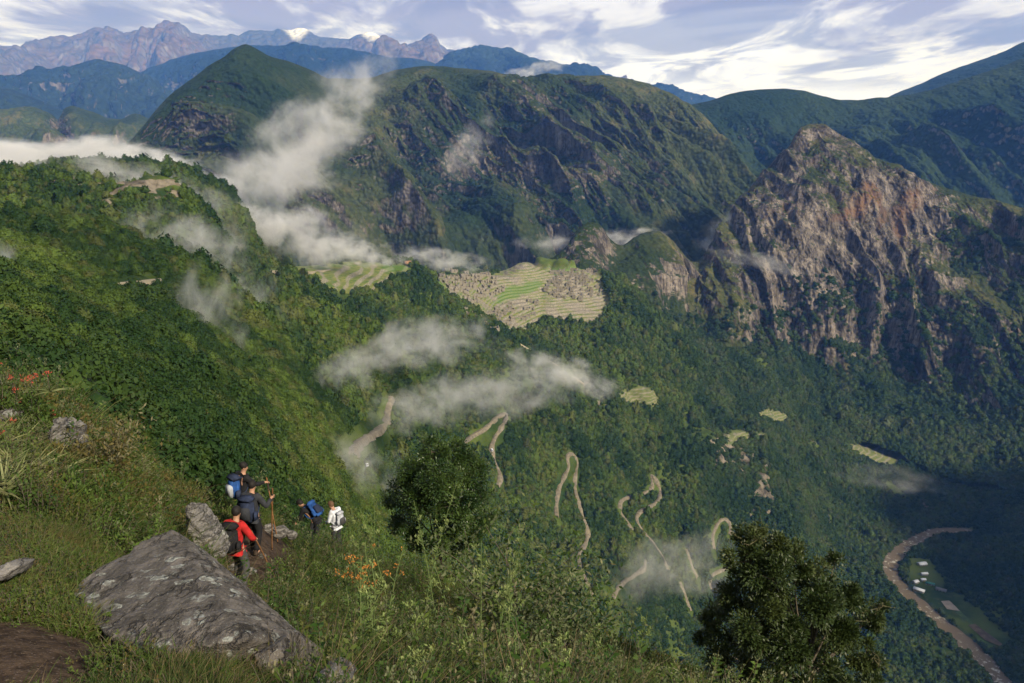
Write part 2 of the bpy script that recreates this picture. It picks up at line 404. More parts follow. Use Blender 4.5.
peak_rows = [
    [(520, 310, 1760), (590, 250, 1790), (622, 265, 1860), (655, 258, 1910), (692, 285, 2010), (720, 262, 2050), (750, 225, 2080), (790, 180, 2140), (815, 165, 2170), (850, 185, 2130), (900, 205, 2090), (960, 232, 2010), (1024, 245, 1930), (1200, 270, 1700)],
    [(520, 320, 1720), (590, 275, 1740), (655, 290, 1830), (692, 310, 1930), (740, 290, 1950), (790, 245, 1990), (820, 230, 2010), (860, 245, 1990), (900, 260, 1970), (960, 285, 1890), (1024, 300, 1820), (1200, 320, 1600)],
    [(520, 330, 1680), (590, 300, 1690), (655, 320, 1760), (700, 335, 1840), (760, 330, 1880), (800, 310, 1890), (840, 305, 1890), (900, 325, 1860), (960, 345, 1790), (1024, 365, 1720), (1200, 380, 1500)],
    [(520, 350, 1600), (590, 325, 1620), (655, 350, 1690), (700, 360, 1760), (760, 368, 1810), (810, 368, 1810), (850, 372, 1800), (900, 390, 1760), (960, 415, 1680), (1024, 440, 1580), (1200, 460, 1350)],
    [(520, 400, 1450), (590, 400, 1480), (655, 430, 1500), (700, 440, 1550), (760, 450, 1600), (850, 450, 1600), (900, 460, 1560), (960, 480, 1480), (1024, 500, 1400), (1200, 540, 1200)]]
peak_behind = [(a, b + 90, c * 1.1) for a, b, c in peak_crest]
pk = Sheet([peak_behind, peak_crest] + peak_rows, 1200, [20, 150, 170, 190, 150, 90])
def do_peak(s):
    x, y, z = [s.P[..., i] for i in range(3)]
    N = s.normals()
    k = np.clip(np.abs(s.V - 1) * 1.4, .05, 1)
    cliff = smooth(600, 690, s.U) * .65 + .7 - .35 * smooth(560, 600, s.U) * (1 - smooth(605, 640, s.U))
    foot = 1 - smooth(4.2, 5.2, s.V)
    d = fbm(x / 330 + 2, y / 330, z / 420, 4, .42, ridged=True) - .35
    disp = 46 * k * d * cliff
    # slabs and gullies running down the face, leaning to the right
    c0 = x + .25 * z + 40 * perlin(x / 200, y / 200, z / 200)
    g = fbm(c0 / 95 + 5, z / 520 + 2, y / 300, 4, .42, ridged=True) - .3
    disp += 42 * k * g * cliff * (.25 + .75 * foot)
    s.push(disp, N)
    x, y, z = [s.P[..., i] for i in range(3)]
    N = s.normals()
    f = fbm((x + .3 * z) / 26, y / 30, z / 120, 4, .55) 
    s.push(9 * f * (.4 + .6 * foot) * np.clip(.3 + k, 0, 1), N)
do_peak(pk)
rk = (.40 * smooth(700, 790, pk.U) * (1 - smooth(905, 1000, pk.U)) + .16 + .26 * np.exp(-((pk.U - 665) / 38) ** 2) * (pk.V < 3.5)) * (1 - smooth(4.3, 5.0, pk.V)) - .10 * smooth(960, 1040, pk.U) + .12 * np.exp(-((pk.U - 590) / 25) ** 2)
rk = rk - .3 * (1 - smooth(.05, .5, pk.V - 1)) * 0
kx, ky = pk.pix()
rust = np.zeros(kx.shape)
for (a, b, rx, ry, v_) in [(868, 195, 14, 16, .5), (900, 240, 10, 26, .45), (882, 225, 7, 26, .45), (845, 210, 16, 16, .6), (915, 200, 14, 20, .7), (800, 200, 14, 14, .3), (860, 330, 20, 20, .25)]:
    rust += v_ * np.exp(-((kx - a) / rx) ** 2 - ((ky - b) / ry) ** 2)
grn = np.zeros(kx.shape)
for (a, b, rx, ry, v_) in [(815, 160, 16, 22, .35), (835, 185, 20, 30, .3), (870, 160, 30, 8, .4), (700, 345, 50, 22, .5), (760, 355, 30, 18, .4), (785, 300, 10, 30, .3), (905, 290, 30, 30, .45), (655, 250, 22, 14, .5), (740, 310, 40, 16, .25), (665, 300, 30, 20, .4), (800, 245, 30, 5, .35)]:
    grn += v_ * np.exp(-((kx - a) / rx) ** 2 - ((ky - b) / ry) ** 2)
rk = rk - grn
pk.mesh('rock_peak', m_peak, {'rock': rk, 'snow': rk * 0, 'rust': rust})
tag(pk.ob, kind='structure')

# ------------------------------------------------------------------ the valley: near hillside, ruin ridge, valley floor
COLS = {
 -260: [(28, 350), (60, 315), (120, 285), (250, 255), (450, 225), (700, 200), (950, 185), (1200, 260), (1500, 350), (1700, 420)],
 0:    [(38, 368), (80, 330), (150, 292), (280, 255), (480, 222), (720, 200), (930, 186), (1150, 240), (1500, 330), (1800, 400)],
 70:   [(42, 395), (88, 350), (165, 312), (300, 272), (510, 232), (760, 202), (970, 172), (1180, 235), (1500, 330), (1800, 400)],
 140:  [(45, 425), (94, 383), (180, 338), (320, 292), (540, 248), (800, 208), (1020, 174), (1210, 235), (1500, 330), (1800, 400)],
 205:  [(50, 470), (104, 428), (195, 378), (345, 322), (570, 272), (830, 228), (1070, 190), (1240, 250), (1520, 340), (1800, 400)],
 260:  [(56, 520), (112, 478), (210, 420), (370, 358), (600, 305), (860, 268), (1120, 243), (1280, 280), (1550, 340), (1800, 400)],
 300:  [(60, 580), (122, 525), (230, 455), (410, 388), (640, 330), (880, 295), (1180, 266), (1350, 290), (1600, 350), (1850, 400)],
 350:  [(70, 680), (145, 590), (270, 510), (460, 430), (690, 365), (930, 315), (1250, 262), (1430, 290), (1650, 340), (1850, 400)],
 400:  [(80, 800), (170, 690), (320, 585), (530, 490), (730, 412), (960, 340), (1310, 263), (1490, 290), (1680, 340), (1880, 400)],
 450:  [(90, 950), (200, 800), (380, 665), (600, 550), (800, 465), (1000, 375), (1330, 290), (1560, 270), (1730, 330), (1900, 400)],
 500:  [(100, 1100), (230, 900), (450, 750), (680, 610), (860, 510), (1060, 400), (1370, 318), (1620, 270), (1770, 330), (1920, 400)],
 550:  [(100, 1250), (260, 1000), (500, 820), (760, 650), (920, 540), (1110, 425), (1420, 328), (1660, 265), (1800, 330), (1930, 400)],
 605:  [(100, 1400), (280, 1100), (560, 870), (830, 680), (970, 570), (1160, 450), (1460, 322), (1690, 280), (1830, 320), (1950, 380)],
 660:  [(100, 1500), (300, 1180), (620, 900), (890, 710), (1020, 590), (1210, 465), (1480, 362), (1700, 312), (1860, 330), (1980, 380)],
 720:  [(100, 1600), (310, 1250), (660, 920), (930, 705), (1060, 605), (1260, 478), (1500, 405), (1720, 352), (1880, 350), (2000, 390)],
 780:  [(100, 1700), (320, 1330), (690, 940), (960, 680), (1100, 600), (1300, 500), (1520, 430), (1740, 380), (1900, 365), (2020, 390)],
 840:  [(100, 1800), (330, 1420), (710, 960), (980, 655), (1150, 590), (1320, 520), (1540, 448), (1760, 395), (1900, 378), (2040, 390)],
 900:  [(100, 1900), (340, 1500), (730, 980), (1000, 647), (1180, 578), (1350, 524), (1560, 462), (1760, 420), (1900, 400), (2040, 400)],
 960:  [(100, 1900), (340, 1500), (740, 960), (1010, 643), (1200, 562), (1370, 515), (1560, 470), (1740, 440), (1900, 420), (2040, 410)],
 1024: [(100, 1900), (340, 1500), (740, 930), (1010, 630), (1200, 545), (1370, 498), (1540, 468), (1720, 445), (1880, 430), (2040, 420)],
 1120: [(100, 1900), (340, 1450), (740, 850), (1010, 580), (1200, 500), (1370, 465), (1540, 445), (1720, 430), (1880, 420), (2040, 410)],
 1300: [(100, 1800), (340, 1300), (740, 720), (1010, 500), (1200, 450), (1370, 430), (1540, 420), (1720, 410), (1880, 400), (2040, 400)]}
ks = sorted(COLS)
mid_rows = [[(k, COLS[k][j][1], COLS[k][j][0]) for k in ks] for j in range(10)]

# the river in plan, traced on the valley floor at z = -700
ZR = -700.0
def on_plane(px, py, z=ZR):
    r = ray(px, py); s = z / r.z
    return (r.x * s, r.y * s)
river_px = [(1030, 720, 15), (1003, 683, 16), (985, 662, 16), (965, 642, 16), (940, 622, 15), (918, 603, 14), (903, 590, 12), (894, 578, 12), (890, 568, 12), (895, 556, 13), (908, 545, 13), (922, 537, 13), (935, 532, 13), (950, 530, 9), (966, 530, 5)]
river_xy = np.array([on_plane(a, b) for a, b, c in river_px]); 
def catmull(pts, n=12):
    pts = np.asarray(pts, float); P = np.vstack([2*pts[0]-pts[1], pts, 2*pts[-1]-pts[-2]]); out = []
    for i in range(1, len(P) - 2):
        for t in np.linspace(0, 1, n, endpoint=False):
            out.append(.5 * ((2*P[i]) + (-P[i-1]+P[i+1])*t + (2*P[i-1]-5*P[i]+4*P[i+1]-P[i+2])*t*t + (-P[i-1]+3*P[i]-3*P[i+1]+P[i+2])*t**3))
    out.append(P[-2]); return np.array(out)
riv = catmull(river_xy, 10)
riv_w = np.interp(np.linspace(0, 1, len(riv)), np.linspace(0, 1, len(river_px)), [c for a, b, c in river_px])
def dist_poly(x, y, poly):
    d = np.full(x.shape, 1e9)
    for a, b in zip(poly[:-1], poly[1:]):
        e = b - a; L = e @ e + 1e-9
        t = np.clip(((x - a[0]) * e[0] + (y - a[1]) * e[1]) / L, 0, 1)
        d = np.minimum(d, np.hypot(x - a[0] - t * e[0], y - a[1] - t * e[1]))
    return d
def in_poly(px, py, poly):
    ins = np.zeros(px.shape, bool); n = len(poly)
    for i in range(n):
        x1, y1 = poly[i]; x2, y2 = poly[(i + 1) % n]
        c = ((y1 > py) != (y2 > py)) & (px < (x2 - x1) * (py - y1) / (y2 - y1 + 1e-9) + x1)
        ins ^= c
    return ins
def blur(a, n=2):
    a = a.astype(float)
    for _ in range(n):
        a = (np.roll(a, 1, 0) + np.roll(a, -1, 0) + 2 * a) / 4
        a = (np.roll(a, 1, 1) + np.roll(a, -1, 1) + 2 * a) / 4
    return a

RUIN = [(428, 266), (440, 270), (470, 272), (500, 270), (512, 261), (530, 263), (545, 270), (562, 268), (585, 266), (594, 275), (607, 300), (607, 314), (596, 322), (580, 324), (555, 319), (540, 317), (532, 326), (515, 335), (500, 334), (487, 322), (470, 312), (452, 300), (438, 288)]
AGRI = [(290, 266), (330, 262), (372, 262), (408, 264), (416, 268), (400, 272), (385, 281), (370, 290), (340, 296), (318, 288), (300, 280)]
LAWNS = [[(505, 290), (535, 280), (548, 284), (520, 297), (505, 302), (490, 306)], [(548, 268), (590, 265), (578, 272), (556, 276)], [(396, 262), (412, 268), (396, 273), (380, 268)], [(430, 272), (445, 290), (470, 312), (495, 330), (485, 332), (455, 308), (432, 284)]]
PATCH = [[(617, 392), (640, 386), (656, 392), (660, 402), (650, 405), (632, 403), (620, 402)], [(720, 436), (738, 430), (762, 432), (772, 440), (748, 440), (722, 444)], [(754, 412), (770, 408), (786, 414), (784, 424), (768, 420)], [(845, 432), (872, 426), (896, 432), (914, 450), (906, 462), (880, 464), (856, 455)], [(900, 455), (918, 452), (932, 465), (915, 468)]]

mid = Sheet(mid_rows, 1500, [70, 80, 100, 110, 130, 170, 190, 60, 20], span=(-260, 1300))
NEARLIM = smooth(60, 300, mid.P[..., 1])
def do_mid(s):
    x, y, z = [s.P[..., i] for i in range(3)]
    px, py = s.pix()
    front = s.V < 7.4
    jx = px + 7 * perlin(x / 30, y / 30, z / 30); jy = py + 5 * perlin(x / 30 + 9, y / 30, z / 30)
    ruin = in_poly(jx, jy, RUIN) & front & (s.V > 5.2)
    agri = in_poly(jx, jy, AGRI) & front & (s.V > 5.2)
    s.ruin, s.agri = ruin, agri
    soft = np.clip(blur((ruin | agri), 6), 0, 1)
    floor = np.clip(1 - (z + 660) / 80, 0, 1) * smooth(800, 900, y)
    N = s.normals()
    crest = np.clip(np.abs(s.V - 6) * 1.6, .03, 1) * (px < 620) + (px >= 620)
    d = fbm(x / 420 + 1.7, y / 420, z / 420, 5, .5, ridged=True) - .35
    amp = 58 * NEARLIM * smooth(150, 700, y) * (1 - .8 * soft) * (1 - .85 * floor) * crest
    spur = 55 * np.exp(-((px - 745 - (py - 440) * .45) / 42) ** 2) * smooth(425, 445, py) * (1 - smooth(560, 640, py)) * (s.V < 7)
    cr = 15 * smooth(80, 150, px) * (1 - smooth(215, 260, px)) * np.exp(-((s.V - 6) / .35) ** 2) * (fbm(x / 45, y / 45, z / 45, 4, ridged=True) - .2)
    s.push(amp * d, N)
    s.push(cr, N)
    s.push(20 * (fbm(x / 150 + 4, y / 150, z / 150, 3, .45, ridged=True) - .4) * smooth(250, 700, y) * (1 - soft) * (1 - floor) * crest, N)
    kn = lambda a, b, rx, ry, h: h * np.exp(-((px - a) / rx) ** 2 - ((py - b) / ry) ** 2) * front * (s.V > 5)
    s.P[..., 2] += kn(525, 268, 16, 10, 15) - kn(505, 298, 22, 12, 7) + kn(578, 286, 20, 14, 5) - kn(545, 262, 30, 9, 11) + kn(455, 284, 16, 10, 4) - kn(540, 300, 8, 18, 5)
    s.P[..., 2] += spur * .55; s.P[..., 1] -= spur * .5
    x, y, z = [s.P[..., i] for i in range(3)]
    N = s.normals()
    f = fbm(x / 60 + 1.7, y / 60, z / 60, 4, .55, ridged=True) - .3
    s.push(np.minimum(9, y * .012) * f * NEARLIM * (1 - .93 * soft) * (1 - .8 * floor), N)
    # the flat river bed and its banks
    x, y, z = [s.P[..., i] for i in range(3)]
    dr = dist_poly(x, y, riv)
    rb = (1 - smooth(20, 150, dr)) * (y > 780)
    s.P[..., 2] = z * (1 - rb) + (ZR + 1.5) * rb
    s.P[..., 2] -= 5.0 * (1 - smooth(10, 20, dr)) * (y > 780)
    s.P[..., 2] = np.where(y > 780, np.maximum(s.P[..., 2], ZR - 8), s.P[..., 2])
    s.dr = dr
    # farming steps
    z = s.P[..., 2]
    st = np.where(ruin, 3.6, 4.0)
    wv = 1.2 * perlin(x / 40, y / 40, 0 * x)
    zz = (z + wv) / st
    fr = zz - np.floor(zz)
    stepped = (np.floor(zz) + smooth(.72, .98, fr)) * st - wv
    tm = blur(ruin | agri, 1)
    s.P[..., 2] = z * (1 - tm) + stepped * tm
    s.tm = tm; s.wallf = smooth(.62, .78, fr)
    return
do_mid(mid)
mpx, mpy = mid.pix()
front = (mid.V < 7.5)
mpx = mpx + 6 * perlin(mid.P[..., 0] / 25, mid.P[..., 1] / 25, mid.P[..., 2] / 25); mpy = mpy + 3 * perlin(mid.P[..., 0] / 25 + 7, mid.P[..., 1] / 25, mid.P[..., 2] / 25)
patch = np.zeros(mpx.shape, bool)
for p_ in PATCH: patch |= in_poly(mpx, mpy, p_) & front
lawn = np.zeros(mpx.shape, bool)
for p_ in LAWNS: lawn |= in_poly(mpx, mpy, p_) & front & (mid.V > 5)
mx, my, mz = [mid.P[..., i] for i in range(3)]
bare_r = np.zeros(mpx.shape)
for (a, b, rx, ry, v_) in [(80, 183, 34, 8, 1.), (120, 196, 30, 12, .9), (150, 180, 30, 9, .6), (185, 192, 24, 8, .8), (582, 386, 12, 8, 1.), (600, 405, 14, 8, .6), (722, 450, 12, 14, 1.2), (766, 488, 9, 26, 1.1), (745, 462, 14, 14, .8), (753, 520, 6, 20, .6), (814, 440, 5, 12, .8), (832, 517, 10, 8, .9), (920, 505, 9, 8, 1.1), (1008, 470, 16, 8, 1.1), (925, 440, 20, 6, .4), (210, 200, 10, 6, .5), (490, 352, 8, 5, .4), (690, 350, 12, 4, .5), (160, 190, 30, 8, .5), (640, 425, 12, 8, .3)]:
    bare_r += v_ * np.exp(-((mpx - a) / rx) ** 2 - ((mpy - b) / ry) ** 2) * front
bare_r = bare_r * (.35 + 1.3 * smooth(-.2, .35, perlin(mx / 14, my / 14, mz / 8)))

def ground_mat():
    t = NT('valley_ground')
    nz = t.nz()
    n1 = t.noise(.01, 5); n2 = t.noise(.12, 5, .6); n3 = t.noise(.6, 4, .6)
    veg = t.mix(t.rng(n1, .4, .6), (.020, .042, .010), (.075, .105, .022))
    veg = t.mix(t.math('MULTIPLY', t.rng(n2, .5, .7), .5), veg, (.085, .085, .03))
    rock = t.mix(t.rng(t.noise(.09, 6, .65, sc=(1, 1, .35)), .35, .62), (.055, .048, .036), (.22, .19, .145))
    rm = t.rng(t.math('ADD', t.attr('rock'), t.math('MULTIPLY', t.math('SUBTRACT', n2, .5), 1.5)), .45, .75)
    col = t.mix(rm, veg, rock)
    # terraces: grass treads, stone retaining walls
    wall = t.attr('wallf')
    tread = t.mix(t.rng(n2, .38, .62), (.10, .155, .035), (.21, .215, .07))
    stone = t.mix(t.rng(n3, .35, .65), (.13, .115, .09), (.30, .27, .215))
    terr = t.mix(t.math('MULTIPLY', wall, .85), tread, stone)
    terr = t.mix(t.math('MULTIPLY', t.attr('ruin'), t.rng(t.noise(.03, 5), .46, .60)), terr, stone)
    terr = t.mix(t.attr('lawn'), terr, t.mix(t.math('MULTIPLY', wall, .35), (.095, .165, .03), stone))
    col = t.mix(t.attr('terr'), col, terr)
    col = t.mix(t.attr('patch'), col, t.mix(t.math('MULTIPLY', wall, .8), t.mix(t.rng(n2, .3, .7), (.09, .12, .035), (.15, .155, .065)), (.22, .20, .16)))
    col = t.mix(t.attr('sand'), col, t.mix(t.rng(n3, .3, .7), (.14, .12, .10), (.25, .22, .19)))
    return t.surf(col, .9, t.bump(n3, 1.2), .1)
m_ground = ground_mat()
sand = (1 - smooth(9, 17, mid.dr)) * (my > 780)
mid.mesh('terrain', m_ground, {'rock': bare_r, 'terr': mid.tm, 'ruin': blur(mid.ruin & ~lawn, 2), 'lawn': blur(lawn, 1), 'wallf': mid.wallf, 'patch': blur(patch, 2), 'sand': sand})
tag(mid.ob, kind='structure')
BV = BVHTree.FromObject(mid.ob, bpy.context.evaluated_depsgraph_get())
def hit(px, py, y0=60):
    d = ray(px, py)
    o = d * (y0 / d.y)
    h = BV.ray_cast(o, d)
    return h[0]
def drop_to(x, y):
    h = BV.ray_cast(Vector((x, y, 900)), Vector((0, 0, -1)))
    return h[0]

# river water
def river():
    t = NT('river_water')
    n = t.noise(.12, 6, .7, sc=(1, 1, 1)); n2 = t.noise(.02, 3)
    foam = t.math('MULTIPLY', t.rng(n, .53, .63), t.rng(n2, .42, .56))
    col = t.mix(foam, (.13, .10, .065), (.42, .40, .35))
    m = t.surf(col, .6, t.bump(n, .6), .15)
    T = np.gradient(riv, axis=0); T /= np.linalg.norm(T, axis=1)[:, None]
    Nn = np.stack([-T[:, 1], T[:, 0]], 1)
    cs = np.linspace(-1, 1, 9); V = []
    for i in range(len(riv)):
        for c in cs:
            q = riv[i] + Nn[i] * riv_w[i] * c * (1 + .12 * math.sin(i * .9 + (c > 0) * 2))
            V.append((q[0], q[1], ZR - 1.2))
    Q = [(i*9+j, i*9+j+1, (i+1)*9+j+1, (i+1)*9+j) for i in range(len(riv)-1) for j in range(8)]
    return tag(np_mesh('river', V, Q, m), kind='structure')
river()
# ------------------------------------------------------------------ hill to the right behind the camera's field: it shades the gorge
def side_hill():
    xs = np.linspace(560, 2100, 220); ys = np.linspace(-900, 1500, 300)
    Xg, Yg = np.meshgrid(xs, ys)
    cx_ = 1150 + .08 * (Yg)
    h = 455 * np.exp(-(((Xg - cx_) / 330) ** 2)) * smooth(-900, 0, Yg) * (1 - smooth(900, 1500, Yg))
    edge = smooth(40, 260, Xg - np.maximum(.66 * Yg, 0) - 60)
    z = ZR - 12 + h * edge + 90 * fbm(Xg / 250, Yg / 250, 0 * Xg, 5, ridged=True) * edge
    idx = np.arange(Xg.size).reshape(Xg.shape)
    q = np.stack([idx[:-1, :-1], idx[:-1, 1:], idx[1:, 1:], idx[1:, :-1]], -1).reshape(-1, 4)
    o = np_mesh('hill', np.stack([Xg, Yg, z], -1).reshape(-1, 3), q, m_dark, True, attrs={'rock': 0 * z.reshape(-1), 'snow': 0 * z.reshape(-1), 'rust': 0 * z.reshape(-1)})
    tag(o, kind='structure')
side_hill()

def base_ground():
    """lowland sheet under everything, out to the horizon"""
    r = np.concatenate([[0], np.geomspace(300, 24000, 60)]); a = np.linspace(0, 2 * math.pi, 97)[:-1]
    R_, A_ = np.meshgrid(r, a, indexing='ij')
    z = -760 - 0.02 * R_ * 0
    V = np.stack([R_ * np.sin(A_), R_ * np.cos(A_), z + 0 * R_], -1).reshape(-1, 3)
    n = len(a); i, j = np.meshgrid(np.arange(len(r) - 1), np.arange(n), indexing='ij')
    q = np.stack([i * n + j, (i + 1) * n + j, (i + 1) * n + (j + 1) % n, i * n + (j + 1) % n], -1).reshape(-1, 4)
    tag(np_mesh('lowland', V, q, m_dark, attrs={'rock': np.zeros(len(V)), 'snow': np.zeros(len(V)), 'rust': np.zeros(len(V))}), kind='structure')
base_ground()

def box_obj(name, a, b, mat):
    V = [(x, y, z) for x in (a[0], b[0]) for y in (a[1], b[1]) for z in (a[2], b[2])]
    Q = [(0, 1, 3, 2), (4, 6, 7, 5), (0, 4, 5, 1), (2, 3, 7, 6), (0, 2, 6, 4), (1, 5, 7, 3)]
    return np_mesh(name, V, Q, mat)

def haze():
    m = bpy.data.materials.new('haze_air'); m.use_nodes = True; t = m.node_tree; t.nodes.clear()
    out = t.nodes.new('ShaderNodeOutputMaterial'); v = t.nodes.new('ShaderNodeVolumePrincipled')
    v.inputs['Color'].default_value = (.12, .33, 1.0, 1)
    v.inputs['Absorption Color'].default_value = (1, 1, 1, 1)
    v.inputs['Density'].default_value = 4.3e-5
    v.inputs['Anisotropy'].default_value = 0.0
    t.links.new(v.outputs[0], out.inputs['Volume'])
    try: m.cycles.homogeneous_volume = True
    except Exception: pass
    o = box_obj('haze', (-26000, -9000, -761), (26000, 27500, 2600), m)
    tag(o, kind='stuff', label='thin blue air haze fading the distant mountains', cat='haze')
    return o
haze()
# ------------------------------------------------------------------ instancing helper (stuff only)
lib = bpy.data.collections.new('plant_kinds')
def lib_coll(name, meshes):
    c = bpy.data.collections.new(name)
    for i, me in enumerate(meshes):
        o = bpy.data.objects.new('%s_%02d' % (name, i), me); c.objects.link(o)
    return c

def instancer(name, pts, rot, scale, idx, coll, label, cat):
    me = bpy.data.meshes.new(name)
    n = len(pts)
    me.vertices.add(n); me.vertices.foreach_set('co', np.asarray(pts, np.float32).reshape(-1))
    a = me.attributes.new('rot', 'FLOAT_VECTOR', 'POINT'); a.data.foreach_set('vector', np.asarray(rot, np.float32).reshape(-1))
    a = me.attributes.new('siz', 'FLOAT_VECTOR', 'POINT'); a.data.foreach_set('vector', np.asarray(scale, np.float32).reshape(-1))
    a = me.attributes.new('kindno', 'INT', 'POINT'); a.data.foreach_set('value', np.asarray(idx, np.int32))
    o = link(bpy.data.objects.new(name, me))
    g = bpy.data.node_groups.new(name + '_spread', 'GeometryNodeTree')
    g.interface.new_socket('Geometry', in_out='INPUT', socket_type='NodeSocketGeometry')
    g.interface.new_socket('Geometry', in_out='OUTPUT', socket_type='NodeSocketGeometry')
    N = g.nodes.new
    gi = N('NodeGroupInput'); go = N('NodeGroupOutput'); ip = N('GeometryNodeInstanceOnPoints'); ci = N('GeometryNodeCollectionInfo')
    ci.inputs['Collection'].default_value = coll; ci.inputs['Separate Children'].default_value = True; ci.inputs['Reset Children'].default_value = True
    ip.inputs['Pick Instance'].default_value = True
    def na(nm, ty):
        q = N('GeometryNodeInputNamedAttribute'); q.data_type = ty; q.inputs['Name'].default_value = nm; return q.outputs[0]
    L = g.links.new
    L(gi.outputs[0], ip.inputs['Points']); L(ci.outputs[0], ip.inputs['Instance'])
    L(na('kindno', 'INT'), ip.inputs['Instance Index']); L(na('siz', 'FLOAT_VECTOR'), ip.inputs['Scale'])
    e = N('FunctionNodeEulerToRotation'); L(na('rot', 'FLOAT_VECTOR'), e.inputs[0]); L(e.outputs[0], ip.inputs['Rotation'])
    L(ip.outputs[0], go.inputs[0])
    md = o.modifiers.new('spread', 'NODES'); md.node_group = g
    return tag(o, label=label, cat=cat, kind='stuff')

def leaf_mat(name, c1, c2, brown=None, rough=.6, trans=.25, posn=.02, brown_amt=.35, spec=.2):
    t = NT(name)
    r = t.objrand()
    geo = t.n('ShaderNodeNewGeometry')
    wp = t.n('ShaderNodeTexNoise', {'Vector': geo.outputs['Position'], 'Scale': posn, 'Detail': 3.0}).outputs[0]
    fine = t.n('ShaderNodeTexNoise', {'Vector': geo.outputs['Position'], 'Scale': posn * 28, 'Detail': 2.0}).outputs[0]
    f = t.math('ADD', t.math('MULTIPLY', r, .55), t.math('ADD', t.math('MULTIPLY', t.math('SUBTRACT', wp, .5), 2.3), t.math('MULTIPLY', t.math('SUBTRACT', fine, .3), .6)))
    c = t.mix(t.rng(f, 0, 1), c1, c2)
    if brown:
        w_ = t.math('FRACT', t.math('MULTIPLY', r, 7.31))
        c = t.mix(t.math('MULTIPLY', t.rng(t.math('ADD', w_, t.math('MULTIPLY', t.math('SUBTRACT', wp, .5), 1.4)), .70, .95), brown_amt), c, brown)
    d = t.n('ShaderNodeBsdfPrincipled', {'Base Color': c, 'Roughness': rough, 'Specular IOR Level': spec})
    if trans:
        tr = t.n('ShaderNodeBsdfTranslucent', {'Color': c})
        mx = t.n('ShaderNodeMixShader', {0: trans, 1: d.outputs[0], 2: tr.outputs[0]})
        t.t.links.new(mx.outputs[0], t.out.inputs[0])
    else: t.t.links.new(d.outputs[0], t.out.inputs[0])
    return t.m

def raw_mesh(name, V, Fs, mats, mi=None, smooth_=False):
    o = np_mesh(name, V, Fs, mats, smooth_, matidx=mi); me = o.data
    bpy.data.objects.remove(o); return me

def ico(sub):
    bm = bmesh.new(); bmesh.ops.create_icosphere(bm, subdivisions=sub, radius=1)
    V = np.array([v.co[:] for v in bm.verts]); Fc = np.array([[v.index for v in f.verts] for f in bm.faces]); bm.free()
    return V, Fc

def crown_blob(seed, mat, leaves=170, sub=2, tall=1.0, lsz=1.0):
    """small far-off tree: a knobbly crown with loose leaf sprays, unit radius, base at z=0"""
    r = np.random.default_rng(seed)
    V, Fc = ico(sub)
    d = 1 + .34 * fbm(V[:, 0] * 1.5 + seed, V[:, 1] * 1.5, V[:, 2] * 1.5, 3) * 1.6 + .10 * r.normal(size=len(V))
    V = V * d[:, None] * .88; V[:, 2] = V[:, 2] * tall * np.where(V[:, 2] < 0, .6, 1) + .55 * tall
    n = leaves
    D = r.normal(size=(n, 3)); D /= np.linalg.norm(D, axis=1)[:, None]; D[:, 2] = np.abs(D[:, 2]) * 1.1 - .25
    cpt = D * (0.85 + .5 * r.random((n, 1))); cpt[:, 2] = cpt[:, 2] * tall + .55 * tall
    A = r.normal(size=(n, 3)); A /= np.linalg.norm(A, axis=1)[:, None]; B = np.cross(D, A); B /= np.linalg.norm(B, axis=1)[:, None] + 1e-6
    sz = (.13 + .20 * r.random((n, 1))) * lsz
    T = np.stack([cpt - A * sz, cpt + B * sz * .7, cpt + A * sz, cpt - B * sz * .7], 1).reshape(-1, 3)
    q = np.arange(4 * n).reshape(-1, 4) + len(V)
    return raw_mesh('crown', np.vstack([V, T]), [Fc, q], mat)

m_canopy = leaf_mat('canopy_leaves', (.011, .032, .005), (.070, .110, .017), brown=(.10, .09, .032), posn=.012, trans=0, rough=.7, brown_amt=.4)
m_canopy2 = leaf_mat('canopy_leaves_damp', (.012, .034, .007), (.050, .082, .017), brown=(.07, .07, .04), posn=.012, trans=0, rough=.7, brown_amt=.4)  # darker, duller green for the crowns of the gorge and peak foot
crowns = lib_coll('crown', [crown_blob(i, m_canopy, tall=(.8, 1.1, 1.7, .6, 1.2)[i]) for i in range(5)])
crowns2 = lib_coll('damp_crown', [crown_blob(i + 9, m_canopy2, tall=(.9, 1.1, 1.3, .8, 1.0)[i]) for i in range(5)])

# ------------------------------------------------------------------ the hairpin road, draped on the slope
ROADS = [
 [(350, 462), (352, 450), (362, 440), (376, 432), (385, 422), (387, 410), (389, 398)],
 [(462, 443), (475, 434), (488, 426), (497, 417), (507, 413), (505, 422), (498, 431), (493, 441), (491, 452), (496, 465), (500, 475), (497, 486)],
 [(556, 517), (556, 500), (559, 486), (565, 474), (568, 464), (566, 456), (572, 453), (577, 462), (574, 478), (576, 494), (580, 508), (584, 520), (587, 532), (586, 542), (581, 550), (578, 560), (583, 576), (593, 596)],
 [(633, 531), (623, 516), (619, 503), (628, 497), (642, 494), (651, 488), (652, 480), (650, 474), (655, 478), (659, 487), (660, 494), (656, 503), (645, 508), (637, 515), (637, 522), (645, 533), (655, 545), (663, 558), (669, 572)],
 [(612, 598), (618, 587), (630, 577), (643, 569), (645, 561)],
 [(714, 550), (712, 537), (716, 525), (724, 518), (730, 524), (729, 535)],
 [(686, 550), (691, 564), (698, 578)], [(712, 590), (709, 579), (716, 572), (730, 567)], [(680, 583), (686, 597), (691, 612)]]
m_road = plain('dirt_road', (.155, .135, .10), .9, .3, .3)
m_path = plain('pale_footpath', (.24, .21, .15), .9, .2, .3)
ROADPTS = []
